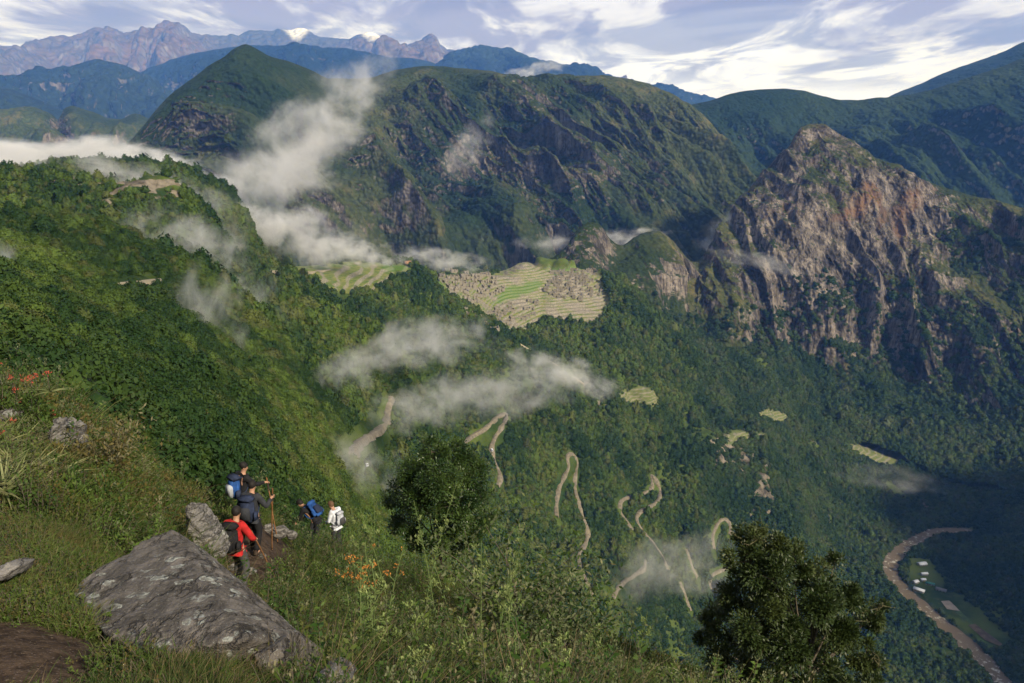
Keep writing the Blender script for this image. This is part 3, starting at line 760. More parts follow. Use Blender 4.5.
def drape(name, pts, half, mat, lift=.8, register=True):
    P = catmull(pts, 6); H = [hit(a, b) for a, b in P]; H = np.array([h[:] for h in H if h is not None])
    keep = [0]
    for i in range(1, len(H)):
        if 2 < np.linalg.norm(H[i] - H[keep[-1]]) < 140: keep.append(i)
    H = H[keep]
    for _ in range(3): H[1:-1] = (H[:-2] + 2 * H[1:-1] + H[2:]) / 4
    # even spacing
    s_ = np.concatenate([[0], np.cumsum(np.linalg.norm(np.diff(H, axis=0), axis=1))]); q = np.linspace(0, s_[-1], max(3, int(s_[-1] / 4)))
    H = np.stack([np.interp(q, s_, H[:, i]) for i in range(3)], 1)
    T = np.gradient(H[:, :2], axis=0); T /= np.linalg.norm(T, axis=1)[:, None] + 1e-9
    Nn = np.stack([-T[:, 1], T[:, 0]], 1)
    V = []; Q = []
    wob = perlin(q / 22, q * 0, q * 0 + 3) * .5 + 1
    for i in range(len(H)):
        for c, dz in ((-1.7, -3.5), (-1, 0), (-.3, .1), (.3, .1), (1, 0), (1.7, -3.5)):
            x_, y_ = H[i, :2] + Nn[i] * half * c * wob[i] * (1 + .35 * math.sin(i * .7) * .5)
            V.append((x_, y_, H[i, 2] + lift + dz))
    for i in range(len(H) - 1):
        for j in range(5): Q.append((i*6+j, i*6+j+1, (i+1)*6+j+1, (i+1)*6+j))
    if register: ROADPTS.append(H)
    return tag(np_mesh(name, V, Q, mat, True), kind='structure')
for r_ in ROADS: drape('dirt_road', r_, 2.0, m_road, 1.6)
drape('footpath', [(78, 285), (100, 286), (125, 285), (158, 281)], 1.5, m_path, 1.0)
drape('footpath', [(520, 344), (540, 356), (560, 368), (584, 384)], 1.6, m_path, 1.2)
drape('footpath', [(262, 272), (280, 271), (300, 273), (330, 270)], 1.5, m_path, 1.0)
drape('footpath', [(20, 12 + 0 * 1 + 342), (26, 352)], .5, m_path, .2, False) if False else None

# ------------------------------------------------------------------ forest on the slopes
def scatter_forest(s, n, w, size, coll, name, label, seed, ncol=5, sink=.25, avoid=6.5):
    P, iv, iu = s.scatter(n, w, seed)
    r = np.random.default_rng(seed + 1)
    sz = size(P[:, 1]) * np.exp(r.normal(-.08, .36, n))
    if avoid:
        ok = np.ones(n, bool)
        for H in ROADPTS:
            for i in range(0, len(H), 2):
                d = np.abs(P[:, 0] - H[i, 0]) + np.abs(P[:, 1] - H[i, 1])
                # trees on the camera side of the road are kept clear enough to see it
                ok &= ~((np.hypot(P[:, 0] - H[i, 0], (P[:, 1] - H[i, 1] + 3)) < avoid) )
        P, sz, iv, iu = P[ok], sz[ok], iv[ok], iu[ok]
    n = len(P)
    rot = np.stack([r.normal(0, .12, n), r.normal(0, .12, n), r.uniform(0, 6.28, n)], 1)
    sc = np.stack([sz, sz, sz * r.uniform(.8, 1.25, n)], 1)
    P = P.copy(); P[:, 2] -= sz * sink
    return instancer(name, P, rot, sc, r.integers(0, ncol, n), coll, label, 'forest')

fsize = lambda y: np.interp(y, [60, 200, 400, 700, 1000, 1600], [.8, 1.35, 1.7, 2.0, 2.3, 2.7])
clr = np.zeros(mpx.shape)
for p_ in [[(908, 558), (930, 558), (950, 590), (972, 604), (1012, 640), (1000, 652), (972, 640), (940, 612), (905, 596)]]: clr = clr + blur(in_poly(mpx, mpy, p_) & front, 1)
clr = clr + blur((mpx > 505) & (mpx < 590) & (mpy < 274) & (my > 1480) & (my < 1800), 1)
tmf = mid.tm.copy()
for q_ in range(1, 8): tmf = np.maximum(tmf, np.roll(mid.tm, -q_, 0) * .9)
blk = np.clip(clr + tmf + blur(patch, 2) + sand * 1.5 + bare_r * .9, 0, 1)
clear = smooth(.10, .42, fbm(mx / 90 + 8, my / 90, mz / 90, 4)) * .93
w_mid = (1 - blk) * (mid.V < 7.6) * (1 - clear) / fsize(my) ** 2 * (my > 75)
w_mid *= np.where((mpx > -40) & (mpx < 1070), 1, .15) * (mpy < 760)
right_side = (mid.U > 690)
crowns_n = lib_coll('leafy_crown', [crown_blob(30 + i, m_canopy, 900, 2, (.8, 1.0, 1.4, .7)[i], .42) for i in range(4)])
scatter_forest(mid, 22000, w_mid * ~right_side * (my < 420), fsize, crowns_n, 'forest', 'leafy bushes on the nearer part of the hillside', 13, ncol=4)
scatter_forest(mid, 135000, w_mid * ~right_side * (my >= 420), fsize, crowns, 'forest', 'dense green bushes and trees covering the hillside below the ruins', 3)
scatter_forest(mid, 80000, w_mid * right_side, fsize, crowns2, 'forest', 'dark forest covering the sides of the river gorge', 4)
wpk = (pk.V > 1.15) * (pk.V < 4) * smooth(.0, .25, perlin(pk.P[..., 0] / 120, pk.P[..., 1] / 120, pk.P[..., 2] / 120)) * smooth(925, 985, pk.U) * (pk.V > 1.6) * smooth(.25, .5, pk.normals()[..., 2]) + (pk.V > 3.3) * smooth(3.3, 4.6, pk.V) * smooth(.35, .7, pk.normals()[..., 2])
scatter_forest(pk, 40000, wpk, lambda y: 3.2 + 0 * y, crowns2, 'forest', 'dark forest around the foot of the rock peak', 5)
# ------------------------------------------------------------------ the near shoulder with the trail
NY = [1.5, 3, 5, 7.5, 11, 15, 19, 24, 32, 45, 65]
NC = {
 -260: [1300, 900, 700, 590, 500, 440, 405, 385, 365, 345, 318],
 0:    [1300, 880, 665, 572, 490, 420, 402, 390, 380, 368, 346],
 60:   [1300, 880, 672, 585, 510, 440, 422, 410, 402, 392, 376],
 110:  [1300, 880, 680, 602, 550, 492, 462, 445, 432, 420, 406],
 160:  [1300, 880, 690, 622, 580, 536, 500, 482, 466, 452, 437],
 205:  [1300, 880, 700, 648, 610, 576, 532, 512, 500, 487, 472],
 245:  [1300, 880, 715, 665, 625, 590, 530, 516, 522, 535, 548],
 290:  [1300, 880, 728, 678, 636, 598, 556, 546, 556, 585, 630],
 350:  [1300, 880, 745, 695, 655, 622, 588, 566, 590, 640, 720],
 430:  [1300, 885, 755, 710, 675, 645, 618, 592, 610, 680, 780],
 510:  [1300, 890, 765, 722, 690, 662, 642, 630, 655, 740, 860],
 600:  [1300, 900, 775, 732, 702, 680, 665, 664, 700, 800, 950],
 700:  [1300, 910, 790, 750, 725, 708, 700, 712, 760, 880, 1050],
 800:  [1300, 930, 815, 778, 760, 750, 752, 780, 860, 980, 1150],
 1000: [1300, 980, 885, 868, 868, 880, 905, 955, 1050, 1200, 1350],
 1300: [1300, 1050, 985, 975, 995, 1025, 1060, 1110, 1200, 1300, 1400]}
nk = sorted(NC)
near = Sheet([[(k, NC[k][j], NY[j]) for k in nk] for j in range(len(NY))], 620, [20, 50, 60, 60, 60, 55, 45, 40, 40, 30])
nx, ny, nz_ = [near.P[..., i] for i in range(3)]
nN = near.normals()
npx, npy = near.pix()
DIRT = [[(-60, 720), (-60, 622), (0, 618), (45, 622), (85, 640), (100, 665), (112, 720)], [(200, 575), (222, 548), (250, 535), (262, 522), (288, 524), (294, 545), (287, 568), (266, 592), (246, 622), (222, 612)]]
dirt = np.zeros(npx.shape, bool)
for p_ in DIRT: dirt |= in_poly(npx + 8 * perlin(nx * 2, ny * 2, nz_), npy + 6 * perlin(nx * 2 + 5, ny * 2, nz_), p_) & (ny < 24)
dirt = blur(dirt, 3)
near.push((.10 * fbm(nx / 1.3, ny / 1.3, nz_ / 1.3, 5) + .03 * fbm(nx * 3, ny * 3, nz_ * 3, 3)) * (1 - .5 * dirt), nN)
# small terracettes and clods in the left bank
def near_mat():
    t = NT('near_soil')
    n1 = t.noise(1.1, 6, .62); n2 = t.noise(9, 6, .65); n3 = t.noise(40, 4, .6); vo = t.voro(26)
    soil = t.mix(t.rng(n2, .32, .68), (.030, .020, .014), (.095, .066, .046))
    soil = t.mix(t.rng(n3, .58, .70), soil, (.19, .15, .115))
    moss = t.mix(t.rng(n2, .35, .65), (.022, .036, .010), (.085, .10, .026))
    col = t.mix(t.rng(t.math('ADD', t.attr('dirt'), t.math('MULTIPLY', t.math('SUBTRACT', n1, .5), .8)), .22, .70), moss, soil)
    h = t.math('ADD', n2, t.math('MULTIPLY', n3, .35))
    return t.surf(col, .95, t.bump(h, .06), .1)
near.mesh('near_ground', near_mat(), {'dirt': dirt})
tag(near.ob, kind='structure')
BVN = BVHTree.FromObject(near.ob, bpy.context.evaluated_depsgraph_get())
def gz(x, y):
    h = BVN.ray_cast(Vector((x, y, 60)), Vector((0, 0, -1)))
    return h[0].z if h[0] is not None else -10.0
def ghit(px, py):
    h = BVN.ray_cast(Vector((0, 0, 0)), ray(px, py)); return h[0]
def at(px, py, Y):
    a, b, c = world_pt(float(px), float(py), float(Y)); return Vector((a, Y, c))

# ------------------------------------------------------------------ rocks
def rock_mat(name, dark, mid_, lich, lich_amt=.5):
    t = NT(name)
    n1 = t.noise(1.6, 6, .65); n2 = t.noise(14, 6, .68); st = t.noise(5, 6, .7, sc=(1, .35, 2.2)); 
    col = t.mix(t.rng(st, .30, .70), dark, mid_)
    col = t.mix(t.math('MULTIPLY', t.rng(n1, .52, .70), .6), col, tuple(k * .35 for k in dark))
    v = t.n('ShaderNodeTexVoronoi', {'Vector': t.n('ShaderNodeVectorMath', {0: t.coords(), 1: t.n('ShaderNodeVectorMath', {0: t.n('ShaderNodeTexNoise', {'Vector': t.coords(), 'Scale': 9.0, 'Detail': 4.0}).outputs[1], 3: .22}, operation='SCALE').outputs[0]}, operation='ADD').outputs[0], 'Scale': 5.2}).outputs['Distance']
    region = t.rng(t.noise(2.1, 4, .6), .60 - lich_amt * .2, .70 - lich_amt * .15)
    spots = t.math('MULTIPLY', t.rng(v, .40, .30), t.math('MULTIPLY', region, t.rng(n2, .36, .52)))
    ring = t.math('MULTIPLY', t.math('MULTIPLY', t.rng(v, .22, .30), spots), 1.0)
    col = t.mix(spots, col, tuple(k * .62 for k in lich)); col = t.mix(ring, col, lich)
    speck = t.math('MULTIPLY', t.rng(t.noise(38, 4, .7), .60, .66), .6)
    col = t.mix(speck, col, tuple(k * .8 for k in lich))
    crk = t.math('ABSOLUTE', t.math('SUBTRACT', t.noise(2.6, 6, .55, sc=(1, .5, 2.6)), .5))
    col = t.mix(t.math('MULTIPLY', t.rng(crk, .014, .0), .6), col, (.012, .011, .010))
    h = t.math('ADD', t.math('MULTIPLY', st, .9), t.math('ADD', t.math('MULTIPLY', n2, .45), t.math('MULTIPLY', t.rng(crk, 0, .03), .5)))
    return t.surf(col, .88, t.bump(h, .08), .2)
m_rock = rock_mat('lichen_rock', (.060, .054, .048), (.185, .165, .147), (.38, .395, .355), .8)
m_stone = rock_mat('grey_stone', (.10, .095, .09), (.25, .235, .22), (.45, .45, .42), .3)

def make_rock(name, pts, mat, cuts=4, amp=.04, freq=1.6, seed=0, label=None, cat='rock', group=None, layers=.0, fine=.012):
    bm = bmesh.new()
    for p in pts: bm.verts.new(p)
    r_ = bmesh.ops.convex_hull(bm, input=bm.verts)
    junk = [g for g in r_.get('geom_interior', []) + r_.get('geom_unused', []) if isinstance(g, bmesh.types.BMVert)]
    if junk: bmesh.ops.delete(bm, geom=list(set(junk)), context='VERTS')
    for _ in range(cuts):
        es = [e for e in bm.edges]
        L = np.median([e.calc_length() for e in es])
        bmesh.ops.subdivide_edges(bm, edges=[e for e in es if e.calc_length() > L * .55], cuts=1, use_grid_fill=True)
        bmesh.ops.triangulate(bm, faces=bm.faces[:])
    bm.normal_update()
    ext = max(np.ptp(np.array([v.co[:] for v in bm.verts]), axis=0))
    if True:
        for it in range(1): bmesh.ops.smooth_vert(bm, verts=bm.verts, factor=.3, use_axis_x=True, use_axis_y=True, use_axis_z=True)
    bm.normal_update()
    P = np.array([v.co[:] for v in bm.verts]); N = np.array([v.normal[:] for v in bm.verts])
    f = freq / ext * 3
    d = amp * ext * fbm(P[:, 0] * f + seed, P[:, 1] * f, P[:, 2] * f, 5, .55, ridged=True)
    d += fine * ext * fbm(P[:, 0] * f * 7 + seed, P[:, 1] * f * 7, P[:, 2] * f * 7, 4, .6)
    if layers:
        q = (P[:, 2] * .8 + P[:, 0] * .55) / (layers * ext) + .8 * perlin(P[:, 0] * f, P[:, 1] * f, P[:, 2] * f)
        d += .012 * ext * (np.abs((q % 1) - .5) * 2)
    P = P + N * (d - amp * ext * .3)[:, None]
    for v, p in zip(bm.verts, P): v.co = p
    c = Vector(P.mean(0)); base = Vector((c.x, c.y, P[:, 2].min()))
    for v in bm.verts: v.co -= base
    me = bpy.data.meshes.new(name); bm.to_mesh(me); bm.free()
    me.materials.append(mat)
    me.polygons.foreach_set('use_smooth', np.ones(len(me.polygons), bool)); 
    o = link(bpy.data.objects.new(name, me)); o.location = base
    return tag(o, label=label, cat=cat, group=group)

sil = [(68, 594, 6.9), (100, 571, 7.3), (132, 551, 7.8), (156, 537, 8.2), (172, 531, 8.4), (184, 538, 8.2), (199, 553, 7.9), (214, 571, 7.5), (236, 592, 7.0), (258, 611, 6.6), (277, 625, 6.3), (292, 633, 6.1), (284, 646, 5.8), (262, 655, 5.7), (226, 668, 5.5), (190, 665, 5.45), (150, 655, 5.5), (105, 632, 5.9), (82, 610, 6.4)]
pts = [at(*p) for p in sil] + [at(172, 560, 7.55), at(225, 612, 5.95), at(250, 640, 5.5), at(165, 600, 6.5)]
pts += [p + Vector((.05, .75, -.75)) for p in [at(*q) for q in sil[:12]]] + [p + Vector((0, .2, -.5)) for p in [at(*q) for q in sil[12:]]]
make_rock('boulder', pts, m_rock, 6, .016, 1.3, 3, 'large triangular grey boulder with pale lichen patches at lower left', 'boulder', layers=0, fine=.005)
def px_rock(name, outline, Y, depth, mat, cuts, seed, label, group=None, amp=.05):
    f_ = [at(a, b, Y) for a, b in outline]
    cx_ = sum((p for p in f_), Vector()) / len(f_)
    b_ = [cx_ + (p - cx_) * .8 + Vector((0, depth, -.3 * depth)) for p in f_]
    fr = [cx_ + (p - cx_) * .55 + Vector((0, -depth * .35, 0)) for p in f_]
    return make_rock(name, f_ + b_ + fr, mat, cuts, amp, 1.5, seed, label, 'rock', group, fine=.015)
px_rock('rock', [(186, 508), (191, 504), (199, 512), (208, 525), (218, 542), (224, 556), (212, 560), (196, 545), (186, 526)], 12.6, .5, m_stone, 5, 5, 'tilted pale grey rock slab standing behind the large boulder')
px_rock('rock', [(0, 567), (8, 563), (17, 567), (12, 577), (-10, 582), (-20, 575)], 6.6, .3, m_stone, 4, 6, 'flat bluish grey stone cut by the left edge of the picture')
px_rock('rock', [(318, 676), (330, 671), (345, 676), (352, 684), (335, 692), (316, 690)], 5.2, .3, m_stone, 4, 7, 'pale stone half out of the picture at the bottom edge')
px_rock('rock', [(255, 655), (275, 647), (283, 655), (280, 668), (262, 670)], 5.5, .3, m_rock, 4, 8, 'brown stone resting below the right tip of the large boulder')
for i, (a, b, w_, h_, Y, lb) in enumerate([(268, 529, 7, 6, 20.3, 'pale round stone nearest the walking pole tip at the trail edge'), (279, 533, 9, 7, 20, 'widest pale stone in the row at the trail edge'), (291, 535, 6, 5, 20, 'small pale stone at the right end of the row by the trail'),
        (30, 523, 10, 7, 8.6, 'mossy pale stone in the grass bank above the flat grey stone'), (63, 524, 9, 6, 9.2, 'upper of two small stones in the grass bank near the boulder'), (64, 538, 8, 5, 8.4, 'lower of two small stones in the grass bank near the boulder'), (87, 548, 9, 4, 8.2, 'low flat stone just left of the boulder edge'),
        (183, 503, 6, 9, 14.5, 'small upright stone above the tilted pale slab'), (44, 597, 9, 6, 6.2, 'small brown stone in grass above the bare soil'), (15, 545, 12, 5, 7.6, 'dark flat stone above the flat grey stone at left'), (232, 568, 5, 4, 14.6, 'trail stone beside the red jacket walker'), (250, 572, 6, 4, 15.0, 'small trail stone right of the red jacket walker'), (262, 556, 4, 3, 16.8, 'smallest stone on the trail behind the walkers')]):
    r = np.random.default_rng(40 + i); o_ = []
    g = ghit(a, b + h_ * .6)
    Yq = g.y if g is not None else Y
    for k in range(9):
        an = k / 9 * 6.28; o_.append((a + w_ * math.cos(an) * r.uniform(.75, 1.1), b + h_ * math.sin(an) * r.uniform(.75, 1.1)))
    px_rock('stone', o_, Yq, w_ / 850 * Yq * 1.2, m_stone, 3, 20 + i, lb, 'stones along the trail and bank')

# the rocky knoll on the left
px_rock('crag', [(48, 455), (52, 430), (59, 418), (66, 424), (69, 445), (70, 470), (68, 492), (56, 498), (48, 485)], 12.8, .7, m_stone, 5, 31, 'grey crag showing between plants on the left knoll', amp=.08)
px_rock('crag', [(-14, 430), (0, 412), (10, 410), (16, 422), (18, 450), (10, 476), (-14, 480)], 13.4, .8, m_rock, 5, 33, 'dark crag at the left picture edge under flowering rosettes', amp=.08)
# ------------------------------------------------------------------ plant builders (numpy)
def nrm(a): return a / (np.linalg.norm(a, axis=-1, keepdims=True) + 1e-9)
def leaves(c, d, ln, wd, up=None, fold=.15, r=None):
    """n leaves at c pointing along d: six-sided blades folded on the midrib"""
    r = r or np.random.default_rng(1)
    n = len(c); d = nrm(d)
    side = nrm(np.cross(d, r.normal(size=(n, 3)) * .5 + (np.array([0, 0, 1.]) if up is None else up)))
    nn = np.cross(side, d)
    ln = np.broadcast_to(np.asarray(ln, float).reshape(-1, 1), (n, 1)); wd = np.broadcast_to(np.asarray(wd, float).reshape(-1, 1), (n, 1))
    a = c; m1 = c + d * ln * .5 - nn * ln * fold * .3; t = c + d * ln - nn * ln * fold
    l = c + d * ln * .45 + side * wd * .5; q = c + d * ln * .45 - side * wd * .5
    V = np.stack([a, l, t, q, m1], 1).reshape(-1, 3)
    i = np.arange(n)[:, None] * 5
    return V, np.vstack([np.hstack([i, i + 1, i + 4]), np.hstack([i, i + 4, i + 3]), np.hstack([i + 1, i + 2, i + 4]), np.hstack([i + 4, i + 2, i + 3])])
def blades(c, d, ln, wd, droop, r, seg=3):
    """grass blades: strips that bow over"""
    n = len(c); d = nrm(d); side = nrm(np.cross(d, r.normal(size=(n, 3))))
    ln = np.broadcast_to(np.asarray(ln, float).reshape(-1, 1), (n, 1)); wd = np.broadcast_to(np.asarray(wd, float).reshape(-1, 1), (n, 1))
    hd = nrm(d * np.array([1, 1, 0]) + r.normal(size=(n, 3)) * .15 * np.array([1, 1, 0]))
    V = []
    for k in range(seg + 1):
        t = k / seg
        p = c + d * ln * t + hd * ln * droop * t * t * .6 - np.array([0, 0, 1.]) * ln * droop * t * t * .5
        w_ = wd * (1 - t ** 1.5) * .5 + 1e-4
        V += [p - side * w_, p + side * w_]
    V = np.stack(V, 1).reshape(-1, 3); m = 2 * (seg + 1); i = np.arange(n)[:, None] * m
    Q = np.vstack([np.hstack([i + 2*k, i + 2*k + 1, i + 2*k + 3, i + 2*k + 2]) for k in range(seg)])
    return V, Q
def tube(path, rad, sides=5):
    path = np.asarray(path, float); rad = np.broadcast_to(rad, (len(path),))
    T = nrm(np.gradient(path, axis=0)); ref = np.array([.3, .2, 1.]) if abs(T[0][2]) < .9 else np.array([1., .2, .1])
    A = nrm(np.cross(T, ref)); B = np.cross(T, A)
    an = np.linspace(0, 2*math.pi, sides, endpoint=False)
    V = (path[:, None] + rad[:, None, None] * (A[:, None] * np.cos(an)[None, :, None] + B[:, None] * np.sin(an)[None, :, None])).reshape(-1, 3)
    Q = [(i*sides + j, i*sides + (j+1) % sides, (i+1)*sides + (j+1) % sides, (i+1)*sides + j) for i in range(len(path)-1) for j in range(sides)]
    return V, np.array(Q)
class Acc:
    def __init__(s): s.V = []; s.T = []; s.Q = []; s.n = 0; s.mt = []; s.mq = []
    def add(s, V, Fc, m=0):
        Fc = np.asarray(Fc) + s.n; s.V.append(V); s.n += len(V)
        if Fc.shape[1] == 3: s.T.append(Fc); s.mt.append(np.full(len(Fc), m))
        else: s.Q.append(Fc); s.mq.append(np.full(len(Fc), m))
    def arrays(s):
        fs, mi = [], []
        if s.T: fs.append(np.vstack(s.T)); mi.append(np.concatenate(s.mt))
        if s.Q: fs.append(np.vstack(s.Q)); mi.append(np.concatenate(s.mq))
        return np.vstack(s.V), fs, np.concatenate(mi)
    def mesh(s, name, mats): V, f, mi = s.arrays(); return raw_mesh(name, V, f, mats, mi)
    def obj(s, name, mats, parent=None): V, f, mi = s.arrays(); return np_mesh(name, V, f, mats, False, matidx=mi, parent=parent)

m_grass = leaf_mat('grass_blades', (.034, .062, .010), (.092, .128, .026), brown=(.13, .115, .045), posn=1.2, brown_amt=.8)
m_herb = leaf_mat('herb_leaves', (.026, .062, .009), (.092, .145, .024), brown=(.12, .11, .03), posn=.5, brown_amt=.6)
m_bush = leaf_mat('bush_leaves', (.024, .052, .009), (.09, .13, .024), brown=(.13, .085, .03), posn=.35, brown_amt=.7)
m_pale = leaf_mat('pale_sprays', (.085, .105, .045), (.17, .185, .095), brown=(.20, .15, .09), posn=.8, brown_amt=.5)
m_dry = leaf_mat('dry_stems', (.12, .085, .045), (.24, .18, .10), posn=.8)
m_twig = plain('twig_bark', (.09, .075, .055), .9, .3, 30)
m_lichen = plain('lichen_bark', (.30, .31, .24), .9, .3, 30)
m_dleaf = leaf_mat('dark_tree_leaves', (.012, .032, .008), (.055, .092, .020), posn=1.5, rough=.4, trans=.15, spec=.35)
m_oleaf = leaf_mat('olive_tree_leaves', (.032, .052, .013), (.105, .125, .035), brown=(.14, .08, .035), posn=1.1, rough=.45, spec=.35)
m_orange = plain('orange_petals', (.36, .15, .03), .7, .15, 30)
m_red = plain('red_petals', (.30, .06, .035), .7, .15, 30)

def mk_grass(seed, n=70, h=.28, mat=None, spread=.09, w=.006):
    r = np.random.default_rng(seed); a = Acc()
    c = np.zeros((n, 3)); c[:, :2] = r.normal(0, spread, (n, 2))
    d = np.stack([r.normal(0, .35, n), r.normal(0, .35, n), np.ones(n)], 1) + c * 3
    a.add(*blades(c, d, h * r.uniform(.4, 1.2, n), w * r.uniform(.7, 1.5, n), r.uniform(.2, .9, (n, 1)), r)); return a.mesh('grass', [mat or m_grass])
def mk_herb(seed, stems=7, h=.5, leaf=.07, mat=None, tip=None):
    r = np.random.default_rng(seed); a = Acc()
    for s_ in range(stems):
        hh = h * r.uniform(.6, 1.15); ln = r.normal(0, .22, 2) * hh
        t = np.linspace(0, 1, 5)[:, None]; b = np.array([r.normal(0, .07), r.normal(0, .07), 0])
        path = b + np.hstack([ln[0] * t ** 1.4, ln[1] * t ** 1.4, hh * t])
        a.add(*tube(path, np.linspace(.005, .002, 5), 3), 1)
        m = int(16 * hh / h) + 4; tt = r.uniform(.12, 1, m); c = np.stack([np.interp(tt, t[:, 0], path[:, i]) for i in range(3)], 1)
        an = r.uniform(0, 6.28, m); d = np.stack([np.cos(an), np.sin(an), r.uniform(.1, 1.0, m)], 1)
        a.add(*leaves(c, d, leaf * r.uniform(.6, 1.25, m) * (1.2 - .5 * tt), leaf * .34, r=r), 0)
        if tip:
            m = 10; c = path[-1] + r.normal(0, .02, (m, 3)); d = r.normal(0, .6, (m, 3)) + [0, 0, 1]
            a.add(*leaves(c, d, .035, .018, r=r), 2)
    return a.mesh('herb', [mat or m_herb, m_twig, m_pale])
def mk_bush(seed, n=700, R_=.5, leaf=.035, mat=None, squash=.8, clumps=14, twig=m_twig, wratio=.5):
    r = np.random.default_rng(seed); a = Acc()
    cc = nrm(r.normal(size=(clumps, 3))) * r.uniform(.35, .85, (clumps, 1)) * R_; cc[:, 2] = np.abs(cc[:, 2]) * squash + .15 * R_
    for c in cc:
        k = n // clumps; p = c + nrm(r.normal(size=(k, 3))) * (r.random((k, 1)) ** .5) * R_ * .38
        d = (p - c) + r.normal(0, .12, (k, 3)) * R_ + np.array([0, 0, .12 * R_])
        a.add(*leaves(p, d, leaf * r.uniform(.6, 1.3, k), leaf * wratio, r=r), 0)
        path = np.array([[0, 0, 0], c * .5 + r.normal(0, .03, 3), c, c + (c * .25)]); a.add(*tube(path, np.array([.016, .011, .006, .002]) * R_ * 2, 4), 1)
    return a.mesh('bush', [mat or m_bush, twig])
def mk_spray(seed, h=.8, mats=None):
    """twiggy shrub hung with pale lichen and small leaves"""
    r = np.random.default_rng(seed); a = Acc()
    for s_ in range(12):
        p = np.zeros(3); d = nrm(np.array([r.normal(0, .4), r.normal(0, .4), 1.])); L = h * r.uniform(.5, 1); path = [p]
        for k in range(6): d = nrm(d + r.normal(0, .25, 3)); p = p + d * L / 6; path.append(p)
        path = np.array(path); a.add(*tube(path, np.linspace(.007, .002, 7) * h, 4), 1)
        for q in path[2:]:
            m = 26; c = q + r.normal(0, .075 * h, (m, 3)); a.add(*leaves(c, r.normal(size=(m, 3)) + [0, 0, .4], .045 * h * r.uniform(.6, 1.4, m), .018 * h, r=r), 0)
            m = 16; c = q + r.normal(0, .09 * h, (m, 3)) - [0, 0, .04 * h]; a.add(*leaves(c, r.normal(size=(m, 3)) + [0, 0, .4], .05 * h, .024 * h, r=r), 2)
    return a.mesh('spray', mats or [m_pale, m_twig, m_bush])
def mk_rosette(seed, n=26, L=.34, mat=None, flower=None):
    r = np.random.default_rng(seed); a = Acc(); an = r.uniform(0, 6.28, n); el = r.uniform(.25, 1.5, n)
    d = np.stack([np.cos(an), np.sin(an), el], 1); a.add(*blades(np.zeros((n, 3)), d, L * r.uniform(.6, 1.1, n), .03, r.uniform(.3, .8, (n, 1)), r, 4), 0)
    mats = [mat or m_pale]
    if flower:
        a.add(*tube([[0, 0, 0], [.01, 0, L * .7], [.02, .01, L * 1.25]], .007, 4), 1)
        m = 26; c = np.array([.02, .01, L * 1.2]) + r.normal(0, .03, (m, 3)); a.add(*leaves(c, r.normal(size=(m, 3)) + [0, 0, .6], .055, .028, r=r), 2)
        mats += [m_twig, flower]
    return a.mesh('rosette', mats)

lc_grass = lib_coll('grass_kind', [mk_grass(i) for i in range(3)] + [mk_grass(7, 60, .5, spread=.12), mk_grass(8, 50, .30, m_dry, .1, .004)])
lc_turf = lib_coll('turf_kind', [mk_grass(20 + i, 80, .10, spread=.09, w=.005) for i in range(3)] + [mk_herb(50, 8, .09, .035), mk_herb(51, 8, .12, .03, m_bush)])
lc_herb = lib_coll('herb_kind', [mk_herb(i, 8, .55, .075) for i in range(3)] + [mk_herb(4, 7, .8, .10, tip=True), mk_herb(5, 9, .6, .06, m_bush), mk_bush(30, 600, .38), mk_bush(31, 700, .45, .028, m_herb), mk_grass(9, 60, .75, spread=.14, w=.008), mk_grass(10, 60, .7, m_dry, .12, .005), mk_spray(3, .75)])
lc_bush = lib_coll('bush_kind', [mk_bush(1, 1500, .9, .10), mk_bush(2, 1600, .9, .085, m_herb), mk_bush(3, 1500, 1.0, .10, m_bush, 1.1), mk_bush(4, 1300, .9, .10, m_herb, .6), mk_bush(5, 1600, .9, .075, m_pale, .9), mk_herb(60, 20, 1.4, .18, m_bush)])

def spread(name, s, n, w, sizes, coll, kinds, label, cat, seed, tilt=.15, sink=.02):
    P, iv, iu = s.scatter(n, w, seed); r = np.random.default_rng(seed + 5)
    sz = (sizes(P[:, 1]) if callable(sizes) else sizes) * r.uniform(.6, 1.35, n)
    rot = np.stack([r.normal(0, tilt, n), r.normal(0, tilt, n), r.uniform(0, 6.28, n)], 1)
    kinds = np.asarray(kinds); P = P.copy(); P[:, 2] -= sink * sz
    return instancer(name, P, rot, np.stack([sz, sz, sz * r.uniform(.85, 1.2, n)], 1), kinds[r.integers(0, len(kinds), n)], coll, label, cat)

npx, npy = near.pix(); nx, ny, nz_ = [near.P[..., i] for i in range(3)]
inrock = in_poly(npx, npy, [(68, 594), (156, 533), (172, 527), (188, 535), (236, 588), (292, 630), (292, 650), (226, 672), (150, 660), (82, 612)]) & (ny < 9)
inrock = inrock | ((npx > 70) & (npx < 300) & (ny > 5.35) & (ny < 7.6) & (npx > 70 + (ny - 5) * 10) & (npy > 560))
hikz = in_poly(npx, npy, [(195, 590), (222, 545), (240, 520), (300, 518), (300, 560), (262, 600), (240, 625)]) & (ny < 22)
walk = np.exp(-((npx - 320) / 40) ** 2 - ((ny - 25) / 1.2) ** 2)
free = (1 - np.clip(dirt * 1.5, 0, 1)) * ~inrock
inview = (npx > -60) & (npx < 1080) & (npy < 790)
bank = (npx < 300 - (ny - 4) * 4) & (ny < 9.6)          # short turf around the boulder and the left bank
bank = bank | ((npx < 210) & (ny < 9))
dens = 1 / np.maximum(ny, 3) ** .9
spread('turf', near, 15000, free * inview * bank * (ny > 2.5), 1.0, lc_turf, [0, 0, 1, 1, 2, 3, 4, 4, 3, 4], 'short mossy turf and creeping weeds around the boulder', 'turf', 1)
